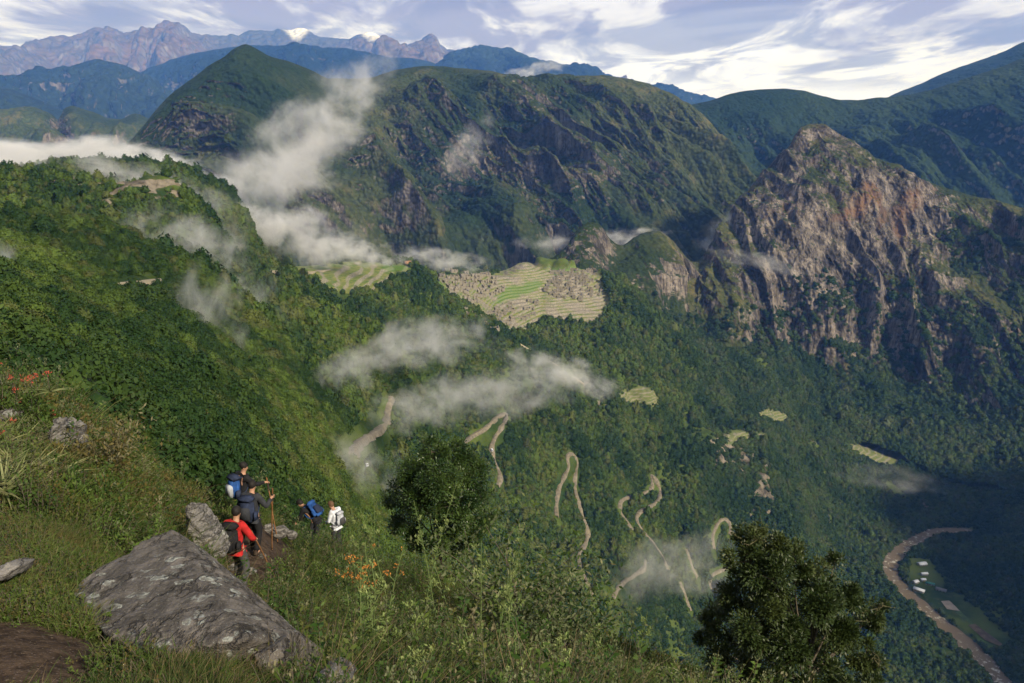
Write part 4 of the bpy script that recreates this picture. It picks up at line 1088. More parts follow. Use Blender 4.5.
spread('grass', near, 2600, free * inview * bank * (ny > 2.5) * smooth(.0, .3, perlin(nx * .8, ny * .8, nz_)), .75, lc_grass, [0, 1, 2, 4], 'longer grass tufts on the left bank', 'grass', 2)
right = ~bank & inview & (ny < 60)
spread('grass', near, 7500, free * right * (1 - .65 * ((npx < 235) & (ny > 10))) * (1 - .8 * hikz) * (ny < 34) * (1 - walk) * dens, lambda y: 1.05 + .012 * y, lc_grass, [0, 1, 2, 0, 3, 1], 'tall mixed grass on the slope right of the trail', 'grass', 3)
spread('undergrowth', near, 12000, free * right * ~hikz * (ny < 34) * dens * (1 - walk) * smooth(-.5, .2, perlin(nx / 2.2, ny / 2.2, nz_ / 2)), lambda y: .85 + .012 * y, lc_herb, [0, 1, 2, 0, 4, 4, 5, 5, 5, 6, 6, 6, 7, 8, 3], 'dense leafy herbs and low shrubs on the slope beside the trail', 'undergrowth', 4)
spread('undergrowth', near, 6500, free * right * (npx < 235) * ~hikz * (ny > 9.4), lambda y: .8 + .02 * y, lc_herb, [0, 1, 4, 5, 5, 5, 6, 6, 6, 7, 8], 'shrubby growth covering the left knoll', 'undergrowth', 5)
spread('bushes', near, 1500, free * (npx < 215) * (npx > -60) * ~hikz * (ny > 10.2) * (ny < 26), lambda y: .42 + .010 * y, lc_bush, [0, 0, 1, 2, 2, 0, 3, 4], 'low bushes crowding the left knoll', 'bushes', 15, sink=.1)
spread('bushes', near, 260, (npx > 470) * (npx < 720) * (ny > 16) * (ny < 25), lambda y: .62 + 0 * y, lc_bush, [0, 1, 2, 0, 2], 'bushes along the outer edge of the near slope', 'bushes', 16, sink=.05)
spread('bushes', near, 300, free * (npx > 300) * (npx < 760) * (ny > 6) * (ny < 17), lambda y: .26 + .012 * y, lc_bush, [0, 1, 2, 1, 4], 'small leafy bushes scattered over the near slope', 'bushes', 17, sink=.05)
# bushes from the knoll on to the far hillside
spread('bushes', near, 1500, (npx < 240) * (ny > 20) * (npx > -80), lambda y: .42 + .012 * y, crowns_n, [0, 1, 2, 3], 'rounded leafy bushes on the slope above the walkers', 'bushes', 26, sink=.1)
spread('bushes', near, 1500, (npx < 240) * (ny > 20) * (npx > -80), lambda y: .40 + .010 * y, lc_bush, [0, 0, 1, 2, 3, 5, 1, 4], 'mixed bushes on the slope above the walkers', 'bushes', 6, sink=.1)
wm = (mid.V < 3.5) * (my < 260) * (my > 38) * (mpx > -60) * (mpx < 480) * (mpy < 640)
spread('bushes', mid, 4000, wm / (fsize(my) ** 2), lambda y: np.interp(y, [38, 100, 260], [.9, 1.3, 1.9]), crowns_n, [0, 1, 2, 3], 'rounded leafy bushes on the near hillside', 'bushes', 27, sink=.15)
spread('bushes', mid, 7000, wm / (fsize(my) ** 2), lambda y: np.interp(y, [38, 100, 260], [.85, 1.35, 1.9]), lc_bush, [0, 0, 1, 1, 2, 2, 3, 3, 5, 4], 'mixed bushes carpeting the near hillside', 'bushes', 7, sink=.15)
# ------------------------------------------------------------------ people
def skin(name, J, edges, root, mat, parent=None, sub=2, smooth_=True):
    """J: name -> (x, y, z, radius)"""
    keys = list(J); me = bpy.data.meshes.new(name)
    me.from_pydata([J[k][:3] for k in keys], [(keys.index(a), keys.index(b)) for a, b in edges], [])
    o = link(bpy.data.objects.new(name + '_tmp', me))
    o.modifiers.new('s', 'SKIN'); sl = me.skin_vertices[0].data
    for i, k in enumerate(keys):
        r = J[k][3]; sl[i].radius = r if isinstance(r, tuple) else (r, r); sl[i].use_root = (k == root)
    sb = o.modifiers.new('d', 'SUBSURF'); sb.levels = sub; sb.render_levels = sub
    dg = bpy.context.evaluated_depsgraph_get(); dg.update()
    ev = o.evaluated_get(dg); m2 = bpy.data.meshes.new_from_object(ev)
    bpy.data.objects.remove(o)
    m2.name = name; m2.materials.clear(); m2.materials.append(mat)
    m2.polygons.foreach_set('use_smooth', np.ones(len(m2.polygons), bool))
    o2 = link(bpy.data.objects.new(name, m2))
    if parent: o2.parent = parent
    return o2

m_skin = plain('skin', (.36, .20, .13), .6, .08, 12)
m_hair = plain('dark_hair', (.012, .010, .009), .7, .3, 60)
m_hair2 = plain('brown_hair', (.10, .055, .03), .7, .3, 60)
m_eye = plain('eye', (.02, .015, .01), .3, .1)
def cloth(name, col): return plain(name, col, .85, .22, 9, .15, .02)

def vadd(a, b): return tuple(x + y for x, y in zip(a, b))
def person(label, loc, yaw, P, jacket, trousers, hair, shoes=(.05, .035, .025), grip_r=False, cap=None):
    """P holds joint positions (x right, y forward, z up), feet near z = 0"""
    B = dict(pelvis=(0, 0, .95), spine=(0, .01, 1.13), chest=(0, .02, 1.32), neck=(0, .03, 1.47), jaw=(0, .065, 1.555), skull=(0, .055, 1.64), crown=(0, .04, 1.70), nose=(0, .16, 1.60),
             shL=(-.17, .01, 1.41), shR=(.17, .01, 1.41), elL=(-.25, -.04, 1.13), elR=(.25, -.04, 1.13), wrL=(-.25, .10, .92), wrR=(.25, .10, .92),
             hipL=(-.09, 0, .90), hipR=(.09, 0, .90), knL=(-.10, .04, .50), knR=(.10, .04, .50), anL=(-.10, -.02, .09), anR=(.10, -.02, .09))
    B.update(P)
    for sgn, s_ in ((-1, 'L'), (1, 'R')):
        a = B['an' + s_]; B.setdefault('toe' + s_, (a[0] + .01 * sgn, a[1] + .16, a[2] - .055))
    V3 = Vector
    R = dict(pelvis=(.13, .10), spine=(.125, .095), chest=(.15, .105), neck=.05, jaw=(.062, .07), skull=(.078, .09), crown=(.055, .062), shL=.06, shR=.06, elL=.042, elR=.042, wrL=.028, wrR=.028,
             hipL=.085, hipR=.085, knL=.056, knR=.056, anL=.038, anR=.038, toeL=.032, toeR=.032)
    J = {k: (*B[k], R[k]) for k in R}
    E = [('pelvis', 'spine'), ('spine', 'chest'), ('chest', 'neck'), ('neck', 'jaw'), ('jaw', 'skull'), ('skull', 'crown')]
    for s_ in 'LR': E += [('chest', 'sh' + s_), ('sh' + s_, 'el' + s_), ('el' + s_, 'wr' + s_), ('pelvis', 'hip' + s_), ('hip' + s_, 'kn' + s_), ('kn' + s_, 'an' + s_), ('an' + s_, 'toe' + s_)]
    jv, sv, nv_ = V3(B['jaw']), V3(B['skull']), V3(B['nose'])
    fwd = (nv_ - (jv + sv) / 2).normalized(); up = (sv - jv).normalized(); sd_ = fwd.cross(up).normalized()
    nb = (jv + sv) / 2 + fwd * .075; J['nb'] = (*nb, .016); J['nt'] = (*(nb + fwd * .028 - up * .012), .011); E += [('skull', 'nb'), ('nb', 'nt')]
    for q, s_ in ((-1, 'l'), (1, 'r')):
        e0 = (jv + sv) / 2 + sd_ * q * .078 - fwd * .01; J['ear' + s_] = (*e0, .014); E.append(('skull', 'ear' + s_))
    # hands: a palm and five bent fingers
    for q, s_ in ((-1, 'L'), (1, 'R')):
        w_ = V3(B['wr' + s_]); d = (w_ - V3(B['el' + s_])).normalized(); sidev = d.cross(V3((0, 0, 1)))
        sidev = (sidev if sidev.length > .1 else V3((0, 1, 0))).normalized() * q; pn = d.cross(sidev).normalized() * (1 if q > 0 else -1)
        pn = -pn if pn.z > 0 else pn
        pal = w_ + d * .06; J['pal' + s_] = (*pal, (.034, .018)); E.append(('wr' + s_, 'pal' + s_))
        for f in range(4):
            b = pal + d * .035 + sidev * (.027 - .018 * f); ln = (.068, .076, .072, .056)[f]
            k0, k1, k2 = 'f%s%da' % (s_, f), 'f%s%db' % (s_, f), 'f%s%dc' % (s_, f)
            J[k0] = (*b, .0095); J[k1] = (*(b + d * ln * .45 + pn * ln * .25), .0088); J[k2] = (*(b + d * ln * .5 + pn * ln * .7), .0078)
            E += [('pal' + s_, k0), (k0, k1), (k1, k2)]
        t0 = pal - d * .02 + sidev * .032; J['th%sa' % s_] = (*t0, .012); J['th%sb' % s_] = (*(t0 + sidev * .018 + d * .035 + pn * .02), .0095); E += [('pal' + s_, 'th%sa' % s_), ('th%sa' % s_, 'th%sb' % s_)]
    body = skin('person', J, E, 'pelvis', m_skin)
    tag(body, label, 'person')
    # eyes
    for q in (-1, 1):
        c = (jv + sv) / 2 + up * .02 + sd_ * q * .03 + fwd * .078
        V, Fc = ico(1); np_mesh('eye', V * .010 + np.array(c), Fc, m_eye, True, parent=body)
    # hair
    back = -fwd
    V, Fc = ico(3); lat = V @ np.array([0, 0, 1.])
    keepf = (V[Fc].mean(1) @ np.array([0, .62, -.55])) < .30
    V = V * (1 + .05 * perlin(V[:, 0] * 5, V[:, 1] * 5, V[:, 2] * 5))[:, None]
    B3 = np.array([sd_, fwd, up]); hc = np.array((jv + sv * 2) / 3 + up * .035 - fwd * .004)
    Vh = (V * np.array([.090, .108, .108])) @ B3 + hc
    np_mesh('hair', Vh, Fc[keepf], hair, True, parent=body)
    # jacket
    nk_ = V3(B['neck']); ch = V3(B['chest'])
    JJ = {'hem': (*(V3(B['pelvis']) + (V3(B['pelvis']) - V3(B['spine'])).normalized() * .04), (.165, .135)), 'pelvis': (*B['pelvis'], (.165, .13)), 'spine': (*B['spine'], (.16, .125)), 'chest': (*B['chest'], (.185, .135)), 'col': (*(ch + (nk_ - ch) * .82), .072)}
    EE = [('hem', 'pelvis'), ('pelvis', 'spine'), ('spine', 'chest'), ('chest', 'col')]
    for s_ in 'LR':
        wv = V3(B['wr' + s_]); ev = V3(B['el' + s_])
        JJ['sh' + s_] = (*B['sh' + s_], .085); JJ['el' + s_] = (*B['el' + s_], .062); JJ['m' + s_] = (*((wv + ev) / 2), .054); JJ['wr' + s_] = (*wv, .045)
        EE += [('chest', 'sh' + s_), ('sh' + s_, 'el' + s_), ('el' + s_, 'm' + s_), ('m' + s_, 'wr' + s_)]
    skin('jacket', JJ, EE, 'pelvis', jacket, body)
    JJ = {'waist': (*(V3(B['pelvis']) + V3((0, 0, .06))), (.145, .11)), 'pelvis': (*B['pelvis'], (.15, .12))}; EE = [('waist', 'pelvis')]
    for s_ in 'LR':
        kv, av = V3(B['kn' + s_]), V3(B['an' + s_])
        JJ['hip' + s_] = (*B['hip' + s_], .105); JJ['th' + s_] = (*((V3(B['hip' + s_]) + kv) / 2), .095); JJ['kn' + s_] = (*kv, .078); JJ['ca' + s_] = (*((kv + av) / 2), .078); JJ['an' + s_] = (*(av + (kv - av).normalized() * .02), .068)
        EE += [('pelvis', 'hip' + s_), ('hip' + s_, 'th' + s_), ('th' + s_, 'kn' + s_), ('kn' + s_, 'ca' + s_), ('ca' + s_, 'an' + s_)]
    skin('trousers', JJ, EE, 'pelvis', trousers, body)
    sm = plain('boot_leather', shoes, .7, .2)
    for s_ in 'LR':
        a, t_ = V3(B['an' + s_]), V3(B['toe' + s_]); h = a - (t_ - a).normalized() * .04 + V3((0, 0, -.05))
        skin('boot', {'top': (*(a + V3((0, 0, .04))), .05), 'an': (*a, .052), 'heel': (*h, .042), 'mid': (*((h + t_) / 2), (.045, .04)), 'toe': (*t_, (.045, .035))}, [('top', 'an'), ('an', 'heel'), ('heel', 'mid'), ('mid', 'toe')], 'an', sm, body)
    body.location = loc; body.rotation_euler = (0, 0, yaw)
    M = Matrix.Translation(loc) @ Matrix.Rotation(yaw, 4, 'Z')
    return body, B, M

def backpack(label, M, B, cols, scale=1.0, big=1.0, logo=False):
    """a rucksack resting on the back: main bag, top lid, front pocket, side pouches, straps"""
    ch, sp = Vector(B['chest']), Vector(B['pelvis'])
    up = (ch - sp).normalized(); side = Vector((1, 0, 0)); bk = side.cross(up) * 1
    bk = -bk if bk.dot(Vector((0, -1, 0))) < 0 and abs(bk.y) > .2 else bk
    if bk.dot(Vector((0, -1, .001))) < 0: bk = -bk
    c = (ch * .62 + sp * .38) + bk * .24 * 1.0
    root = link(bpy.data.objects.new('backpack', None)); root.empty_display_size = .1
    root.matrix_world = M @ Matrix.Translation(c) @ Matrix((( side.x, bk.x, up.x, 0), (side.y, bk.y, up.y, 0), (side.z, bk.z, up.z, 0), (0, 0, 0, 1)))
    tag(root, label, 'backpack')
    m1, m2, m3 = cols
    def lump(name, cx_, cy2, cz, sx, sy, sz, mat, taper=.85, sub=2):
        bm = bmesh.new(); bmesh.ops.create_cube(bm, size=1)
        for v in bm.verts:
            k = taper if v.co.z > 0 else 1.0
            v.co = Vector((v.co.x * sx * k, v.co.y * sy * k, v.co.z * sz))
        bmesh.ops.bevel(bm, geom=bm.edges[:], offset=min(sx, sy, sz) * .32, segments=3, affect='EDGES')
        bmesh.ops.translate(bm, verts=bm.verts, vec=(cx_, cy2, cz))
        P = np.array([v.co[:] for v in bm.verts]); d = .006 * perlin(P[:, 0] * 18, P[:, 1] * 18, P[:, 2] * 18)
        for v, q in zip(bm.verts, d): v.co *= 1 + q * 3
        me = bpy.data.meshes.new(name); bm.to_mesh(me); bm.free(); me.materials.append(mat)
        me.polygons.foreach_set('use_smooth', np.ones(len(me.polygons), bool))
        o = link(bpy.data.objects.new(name, me)); o.parent = root; return o
    k = big
    lump('main_bag', 0, 0, -.01, .33 * k, .20 * k, .46 * k, m1)
    lump('lid', 0, .0, .22 * k, .30 * k, .21 * k, .10 * k, m2, .9)
    lump('front_pocket', 0, .115 * k, -.06, .25 * k, .07 * k, .26 * k, m3)
    for q in (-1, 1): lump('side_pouch', q * .175 * k, .01, -.11 * k, .06 * k, .13 * k, .18 * k, m2)
    for q in (-1, 1):
        path = [(q * .09, -.10, .21), (q * .12, -.17, .24), (q * .135, -.27, .20), (q * .14, -.33, .05), (q * .16, -.24, -.12), (q * .15, -.10, -.19)]
        V, Q = tube(catmull(path, 4), .014, 6); np_mesh('strap', V, Q, m2, True, parent=root)
    if logo:
        # small white emblem: a swoosh above a short bar of lettering-like stitches
        V, Q = tube([(-.05, .155, .01), (-.02, .157, .03), (.02, .157, .025), (.05, .155, .045)], .006, 5); np_mesh('emblem', V, Q, m_white, parent=root)
        V, Q = tube([(-.055, .154, -.02), (0, .157, -.02), (.055, .154, -.02)], .005, 5); np_mesh('emblem', V, Q, m_white, parent=root)
    return root
m_white = plain('white_fabric', (.75, .75, .75), .8, .05)
m_pole = plain('pole_wood', (.23, .115, .05), .6, .25, 14)
def pole(label, a, b):
    a, b = Vector(a), Vector(b); r = np.random.default_rng(int(abs(a.x) * 100))
    root = link(bpy.data.objects.new('walking_pole', None)); root.location = b; root.empty_display_size = .1; tag(root, label, 'walking pole')
    pth = np.array([(a - b) * t + Vector(r.normal(0, .004, 3)) for t in np.linspace(0, 1, 7)])
    V, Q = tube(pth, np.linspace(.013, .017, 7), 7); np_mesh('shaft', V, Q, m_pole, True, parent=root)
    V, Q = tube([(a - b) * .82, (a - b) * .86, (a - b) * .9, (a - b) * .93], .021, 7); np_mesh('grip_band', V, Q, cloth('grip_cloth', (.05, .04, .035)), True, parent=root)
    V, Q = tube([(a - b) * -.01, (a - b) * .01, (a - b) * .03], [.006, .016, .018], 7); np_mesh('ferrule', V, Q, m_hair, True, parent=root)
    return root

def foot(px, py, Y):
    p = at(px, py, Y); z = gz(p.x, p.y); return Vector((p.x, p.y, z))
c_black = cloth('black_cloth', (.014, .014, .016)); c_red = cloth('red_jacket', (.36, .018, .018)); c_grey = cloth('grey_trousers', (.055, .055, .058)); c_dk = cloth('charcoal_cloth', (.03, .032, .038))
c_beige = cloth('beige_trousers', (.20, .17, .13)); c_blue = cloth('blue_pack_cloth', (.022, .075, .25)); c_lg = cloth('light_grey_cloth', (.36, .38, .42)); c_navy = cloth('navy_cloth', (.022, .03, .06)); c_whitec = cloth('white_shirt', (.55, .57, .62))

def hand_pt(B, M, s_='R'): 
    w_ = Vector(B['wr' + s_]); e = Vector(B['el' + s_]); return M @ (w_ + (w_ - e).normalized() * .085)
# 1: red jacket, striding
f1 = foot(240, 589, 14.9)
b1, B1, M1 = person('person in red jacket with black backpack striding down the trail beside the boulder', f1 + Vector((0, 0, .02)), math.radians(-12),
    dict(anL=(-.12, .14, .10), knL=(-.11, .22, .52), anR=(.22, -.26, .16), knR=(.15, .06, .53), toeR=(.25, -.13, .05), elR=(.36, .02, 1.14), wrR=(.27, .24, 1.02), elL=(-.26, .05, 1.14), wrL=(-.16, .26, 1.05),
         neck=(0, .07, 1.46), jaw=(0, .12, 1.54), skull=(0, .13, 1.63), crown=(0, .12, 1.69), nose=(-.01, .24, 1.57), chest=(0, .05, 1.32)), c_red, c_grey, m_hair)
backpack('black backpack with small white emblem on the red jacket walker', M1, B1, (c_black, c_black, c_black), logo=True, big=1.15)
h1 = hand_pt(B1, M1); t1 = foot(275, 568, 16.2)
pole('wooden pole slanting from the hand of the red jacket walker', h1 + (h1 - t1) * .18, t1)
# 2: dark jacket, in the middle
f2 = foot(256, 560, 17.3)
b2, B2, M2 = person('person in dark jacket with navy striped backpack, middle of three on the trail', f2 + Vector((0, 0, .02)), math.radians(-8),
    dict(anL=(-.10, .12, .10), knL=(-.10, .16, .52), anR=(.10, -.16, .12), knR=(.11, .05, .52), elR=(.34, .03, 1.16), wrR=(.36, .24, 1.26), elL=(-.30, .0, 1.15), neck=(0, .07, 1.46), jaw=(0, .12, 1.54), skull=(0, .13, 1.63), crown=(0, .12, 1.69), nose=(.0, .24, 1.57)), c_dk, c_black, m_hair)
backpack('navy backpack with pale grey stripes on the middle walker', M2, B2, (c_navy, c_navy, c_dk), big=1.15)
for q in (-.07, .07): pass
h2 = hand_pt(B2, M2); t2 = foot(272, 548, 18.2)
pole('thin wooden pole held upright by the middle walker', h2 + (h2 - t2) * .12, t2)
# 3: black jacket, the farthest of the three
f3 = foot(246, 529, 19.2)
b3, B3, M3 = person('person in black jacket and beige trousers with blue and grey backpack leading three walkers', f3 + Vector((0, 0, .05)), math.radians(-38),
    dict(anL=(-.11, .05, .10), anR=(.11, -.05, .10), elR=(.30, .16, 1.20), wrR=(.30, .44, 1.16), neck=(0, .05, 1.47), nose=(.04, .20, 1.56), jaw=(.01, .09, 1.55), skull=(.01, .09, 1.64), crown=(.01, .08, 1.70)), c_black, c_beige, m_hair)
backpack('blue and light grey backpack on the leading walker', M3, B3, (c_blue, c_navy, c_lg), big=1.15)
h3 = hand_pt(B3, M3); t3 = foot(277, 533, 20.0)
pole('long brown wooden pole planted by the leading walker near the pale stones', h3 + (h3 - t3) * .06, t3)
# 4: bending forward, blue backpack, half hidden by the grass
f4 = at(316, 556, 23.0); f4.z = gz(f4.x, f4.y) 
b4, B4, M4 = person('person in black top with blue backpack bending forward behind the grass', Vector((f4.x, f4.y, at(316, 505, 23.0).z - 1.38)), math.radians(62),
    dict(pelvis=(0, -.12, .92), spine=(0, .02, 1.07), chest=(0, .20, 1.20), neck=(0, .34, 1.27), jaw=(0, .44, 1.27), skull=(0, .50, 1.34), crown=(0, .51, 1.40), nose=(0, .58, 1.24), shL=(-.17, .24, 1.22), shR=(.17, .24, 1.22), elL=(-.22, .34, .96), elR=(.22, .34, .96), wrL=(-.16, .50, .80), wrR=(.16, .50, .80), hipL=(-.09, -.10, .88), hipR=(.09, -.10, .88), knL=(-.10, .08, .50), knR=(.10, .0, .50)), c_black, c_dk, m_hair)
backpack('bright blue backpack on the person bending forward', M4, B4, (c_blue, c_blue, c_navy))
f5 = at(338, 556, 24.5)
b5, B5, M5 = person('person in white shirt with grey backpack looking down, farthest right of the walkers', Vector((f5.x, f5.y, at(338, 503, 24.5).z - 1.68)), math.radians(58),
    dict(neck=(0, .08, 1.45), jaw=(0, .15, 1.51), skull=(0, .18, 1.59), crown=(0, .18, 1.65), nose=(0, .27, 1.52), chest=(0, .05, 1.30), elR=(.24, .06, 1.12), wrR=(.18, .28, 1.0), elL=(-.24, .06, 1.12), wrL=(-.18, .28, 1.0)), c_whitec, c_dk, m_hair2)
backpack('light grey backpack on the person in the white shirt', M5, B5, (c_lg, c_lg, c_grey), big=.85)
# ------------------------------------------------------------------ the two trees that stand up against the valley
def standing_tree(label, base, lobes, nleaf, leaf, mats, seed, dead=0, moss=0, lean=(0, 0)):
    """lobes: (dx, dy, dz, r) clump centres relative to the base"""
    r = np.random.default_rng(seed)
    root = link(bpy.data.objects.new('tree', None)); root.location = base; tag(root, label, 'tree')
    tr = Acc(); cr = Acc(); top = max(l[2] for l in lobes)
    P0 = np.array([[0, 0, -.3], [.03, 0, top * .2], [lean[0] * .5, lean[1] * .5, top * .45], [lean[0], lean[1], top * .8]])
    tr.add(*tube(catmull(P0, 4), np.interp(np.linspace(0, 1, 13), [0, 1], [.085, .02]), 8))
    br = Acc(); tot = sum(l[3] ** 2 for l in lobes)
    for (dx, dy, dz, R_) in lobes:
        c = np.array([dx, dy, dz]); s0 = np.array([lean[0] * .5, lean[1] * .5, min(dz * .55, top * .45)])
        mid_ = (s0 + c) / 2 + r.normal(0, .12, 3) * R_; path = catmull([s0, mid_, c], 4)
        br.add(*tube(path, np.linspace(.03, .008, len(path)), 5))
        subs = nrm(r.normal(size=(9, 3))) * R_ * r.uniform(.45, .95, (9, 1)) * np.array([1, 1, .85]) + c
        for q in subs:
            br.add(*tube([c, (c + q) / 2 + r.normal(0, .03, 3), q], [.010, .006, .003], 3))
            k = int(nleaf * R_ ** 2 / tot / 9); rr = R_ * r.uniform(.34, .55)
            p = q + nrm(r.normal(size=(k, 3))) * (r.random((k, 1)) ** .45) * rr
            d = (p - q) * 1.2 / rr + nrm(p - c) * .5 + r.normal(0, .45, (k, 3)) + [0, 0, .2]
            cr.add(*leaves(p, d, leaf * r.uniform(.6, 1.35, k), leaf * .5, r=r))
    tr.obj('trunk', [m_twig], root); br.obj('branches', [m_twig], root); cr.obj('crown', [mats[0]], root)
    if moss:
        a = Acc()
        for i in range(moss):
            l = lobes[r.integers(len(lobes))]; q = np.array(l[:3]) + nrm(r.normal(size=3) + np.array([0, -.9, .2])) * l[3] * r.uniform(.75, 1.05)
            for k in range(3):
                e = q + r.normal(0, .16, 3) + [0, 0, -.04]; a.add(*tube(catmull([q, (q + e) / 2 + r.normal(0, .03, 3), e], 3), np.linspace(.009, .003, 7), 4))
                m = 6; a.add(*leaves(e + r.normal(0, .03, (m, 3)), r.normal(size=(m, 3)) + [0, 0, -.6], .05, .016, r=r))
        a.obj('hanging_lichen', [m_pale], root)
    if dead:
        a = Acc()
        for i in range(dead):
            p = np.array([.15 + .25 * i, -1.45, .55 + .05 * i]); 
            def grow(p, d, L, rad, dep):
                q = p + d * L; a.add(*tube([p, (p + q) / 2 + r.normal(0, .02, 3), q], [rad, rad * .8, rad * .6], 5))
                if dep:
                    for _ in range(2 + (dep > 2)): grow(q, nrm(d + r.normal(0, .55, 3)), L * .72, rad * .65, dep - 1)
            grow(p, nrm(np.array([r.normal(0, .3), -.3, 1.])), .28, .022, 4)
        a.obj('dead_branch', [m_lichen], root)
    return root
def lobes_px(Y, base, L):
    """crown clumps given by where they stand: px, py, distance offset, radius in px"""
    out = []
    for (a, b, dy, rp) in L:
        p = at(a, b, Y + dy); out.append((*(p - base), rp / 850 * (Y + dy) * .98))
    return out
gA = at(440, 575, 25); gA.z = gz(gA.x, gA.y)
standing_tree('dark rounded evergreen tree standing alone at the edge of the slope', gA, lobes_px(25, gA, [(432, 452, 0, 17), (455, 455, .3, 18), (412, 472, -.2, 19), (440, 478, -.8, 24), (470, 474, .2, 21), (400, 495, .1, 18), (424, 503, -1.0, 22), (454, 505, -1.1, 24), (481, 497, .2, 18), (405, 520, 0, 17), (436, 532, -1, 22), (468, 528, -.8, 20), (488, 517, .6, 12), (440, 470, 1.2, 24), (430, 500, 1.2, 24), (460, 510, 1.2, 24), (418, 540, -.2, 14), (455, 550, -.4, 14), (440, 443, .4, 8)]), 52000, .085, [m_dleaf], 3)
gB = at(800, 735, 15.2); gB.z = gz(gB.x, gB.y)
standing_tree('broad olive green tree with pale lichen on its twigs at lower right', gB, lobes_px(15.2, gB, [(748, 540, .2, 20), (770, 545, .3, 22), (745, 562, -.3, 22), (795, 562, .2, 24), (820, 575, .3, 22), (772, 580, -.7, 30), (735, 595, 0, 24), (845, 598, .3, 22), (812, 602, -.7, 30), (715, 622, .2, 18), (758, 622, -1, 32), (868, 620, .4, 16), (840, 632, -.5, 28), (795, 645, -1.2, 32), (725, 655, -.3, 24), (760, 672, -1, 30), (865, 655, 0, 20), (835, 675, -.7, 26), (880, 605, .5, 9), (700, 640, .3, 10), (800, 690, -.8, 30), (730, 690, -.4, 24), (870, 690, .1, 20), (758, 530, .2, 9), (835, 560, .5, 10), (780, 600, 1.1, 34), (820, 640, 1.2, 34), (750, 640, 1.1, 30)]), 80000, .075, [m_oleaf], 8, dead=3, moss=46)

# ------------------------------------------------------------------ tall single herbs seen against the undergrowth
def stalk(label, px, py_top, Y, tip_kind, group, seed, h=None):
    r = np.random.default_rng(seed); top = at(px, py_top, Y); z0 = gz(top.x, top.y); h = max(.5, top.z - z0)
    root = link(bpy.data.objects.new('tall_herb', None)); root.location = (top.x + r.normal(0, .05), top.y, z0 - .03); tag(root, label, 'herb', group)
    lean = np.array([r.normal(0, .10), r.normal(0, .06)]) * h; t = np.linspace(0, 1, 8)[:, None]
    path = np.hstack([lean[0] * t ** 1.5, lean[1] * t ** 1.5, h * t]); a = Acc(); a.add(*tube(path, np.linspace(.012, .005, 8), 5)); lf = Acc(); heads = []
    m = int(26 * h); tt = r.uniform(.15, .95, m); c = np.stack([np.interp(tt, t[:, 0], path[:, i]) for i in range(3)], 1); an = r.uniform(0, 6.28, m)
    lf.add(*leaves(c, np.stack([np.cos(an), np.sin(an), r.uniform(.2, 1.1, m)], 1), .13 * (1.25 - .7 * tt), .03, r=r))
    nb = 5 if tip_kind != 'spike' else 2
    for b in range(nb):
        s0 = path[-3] if b else path[-2]; an = r.uniform(0, 6.28); e = s0 + np.array([math.cos(an) * .12, math.sin(an) * .12, r.uniform(.12, .26)])
        a.add(*tube(catmull([s0, (s0 + e) / 2 + [0, 0, .01], e], 3), np.linspace(.006, .004, 7), 4))
        k = 26 if tip_kind != 'orange' else 14; hd = Acc(); heads.append(hd); q = e + r.normal(0, .017 if tip_kind != 'orange' else .018, (k, 3)); hd.add(*leaves(q, r.normal(size=(k, 3)) * .6 + [0, 0, .9], .055 if tip_kind != 'orange' else .028, .02 if tip_kind != 'orange' else .02, r=r))
    a.obj('stem', [m_stemg], root); lf.obj('leaves', [m_herb2], root); [hd.obj('flower_head', [m_orange if tip_kind == 'orange' else m_pale2], root) for hd in heads]
    return root
m_stemg = plain('green_stem', (.11, .15, .05), .7, .2, 30)
m_herb2 = leaf_mat('pale_herb_leaves', (.07, .115, .03), (.15, .20, .06), posn=1.0)
m_pale2 = leaf_mat('pale_flower_heads', (.17, .22, .07), (.27, .32, .12), posn=1.0)
m_oyel = None
HERBS = [(372, 486, 17, 'left of the dark tree, highest of all'), (388, 508, 16, 'in front of the left side of the dark tree'), (415, 488, 15, 'in front of the middle of the dark tree'), (432, 502, 14, 'with spreading head right of centre under the dark tree'),
      (366, 566, 8.6, 'rising below the orange flowers'), (382, 628, 7.5, 'low in the picture below the orange flowers'), (410, 605, 8, 'between orange flowers and the lichen shrub'), (458, 556, 11, 'below the trunk of the dark tree'), (470, 548, 11.5, 'just right of the dark tree trunk'),
      (490, 572, 10, 'leftmost of the leaning sprays at centre right'), (507, 568, 10, 'second of the leaning sprays at centre right'), (521, 582, 9.6, 'third of the leaning sprays at centre right'), (470, 632, 7.5, 'low at the centre of the slope'), (398, 655, 6.8, 'lowest one near the bottom edge left of centre'),
      (520, 655, 7, 'near the bottom edge right of centre'), (432, 660, 6.8, 'at the bottom edge under the orange flowers'), (560, 640, 8, 'right of the leaning sprays near the bottom'), (345, 500, 20, 'beside the white shirt walker'), (355, 520, 16, 'between the white shirt walker and the dark tree'), (500, 520, 15, 'right of the dark tree by the lichen shrub'), (640, 610, 13, 'on the right part of the slope before the broad tree'), (600, 625, 11, 'on the slope half way to the broad tree')]
for i, (a, b, Y, w_) in enumerate(HERBS): stalk('tall pale green herb ' + w_, a, b, Y, 'pale', 'tall pale green herbs on the slope', 100 + i)
for i, (a, b, Y, w_) in enumerate([(347, 550, 10.2, 'leftmost of the orange flowered herbs'), (356, 546, 10.5, 'tallest of the orange flowered herbs'), (364, 553, 10.1, 'orange flowered herb in the middle of the patch'), (372, 558, 9.9, 'rightmost of the orange flowered herbs'), (352, 560, 9.6, 'lowest of the orange flowered herbs'), (378, 550, 10.6, 'orange flowered herb behind the rightmost one'), (362, 544, 11, 'small orange flowered herb at the back of the patch')]):
    stalk(w_ + ' above the boulder tip', a, b, Y, 'orange', 'orange flowered herbs', 200 + i)
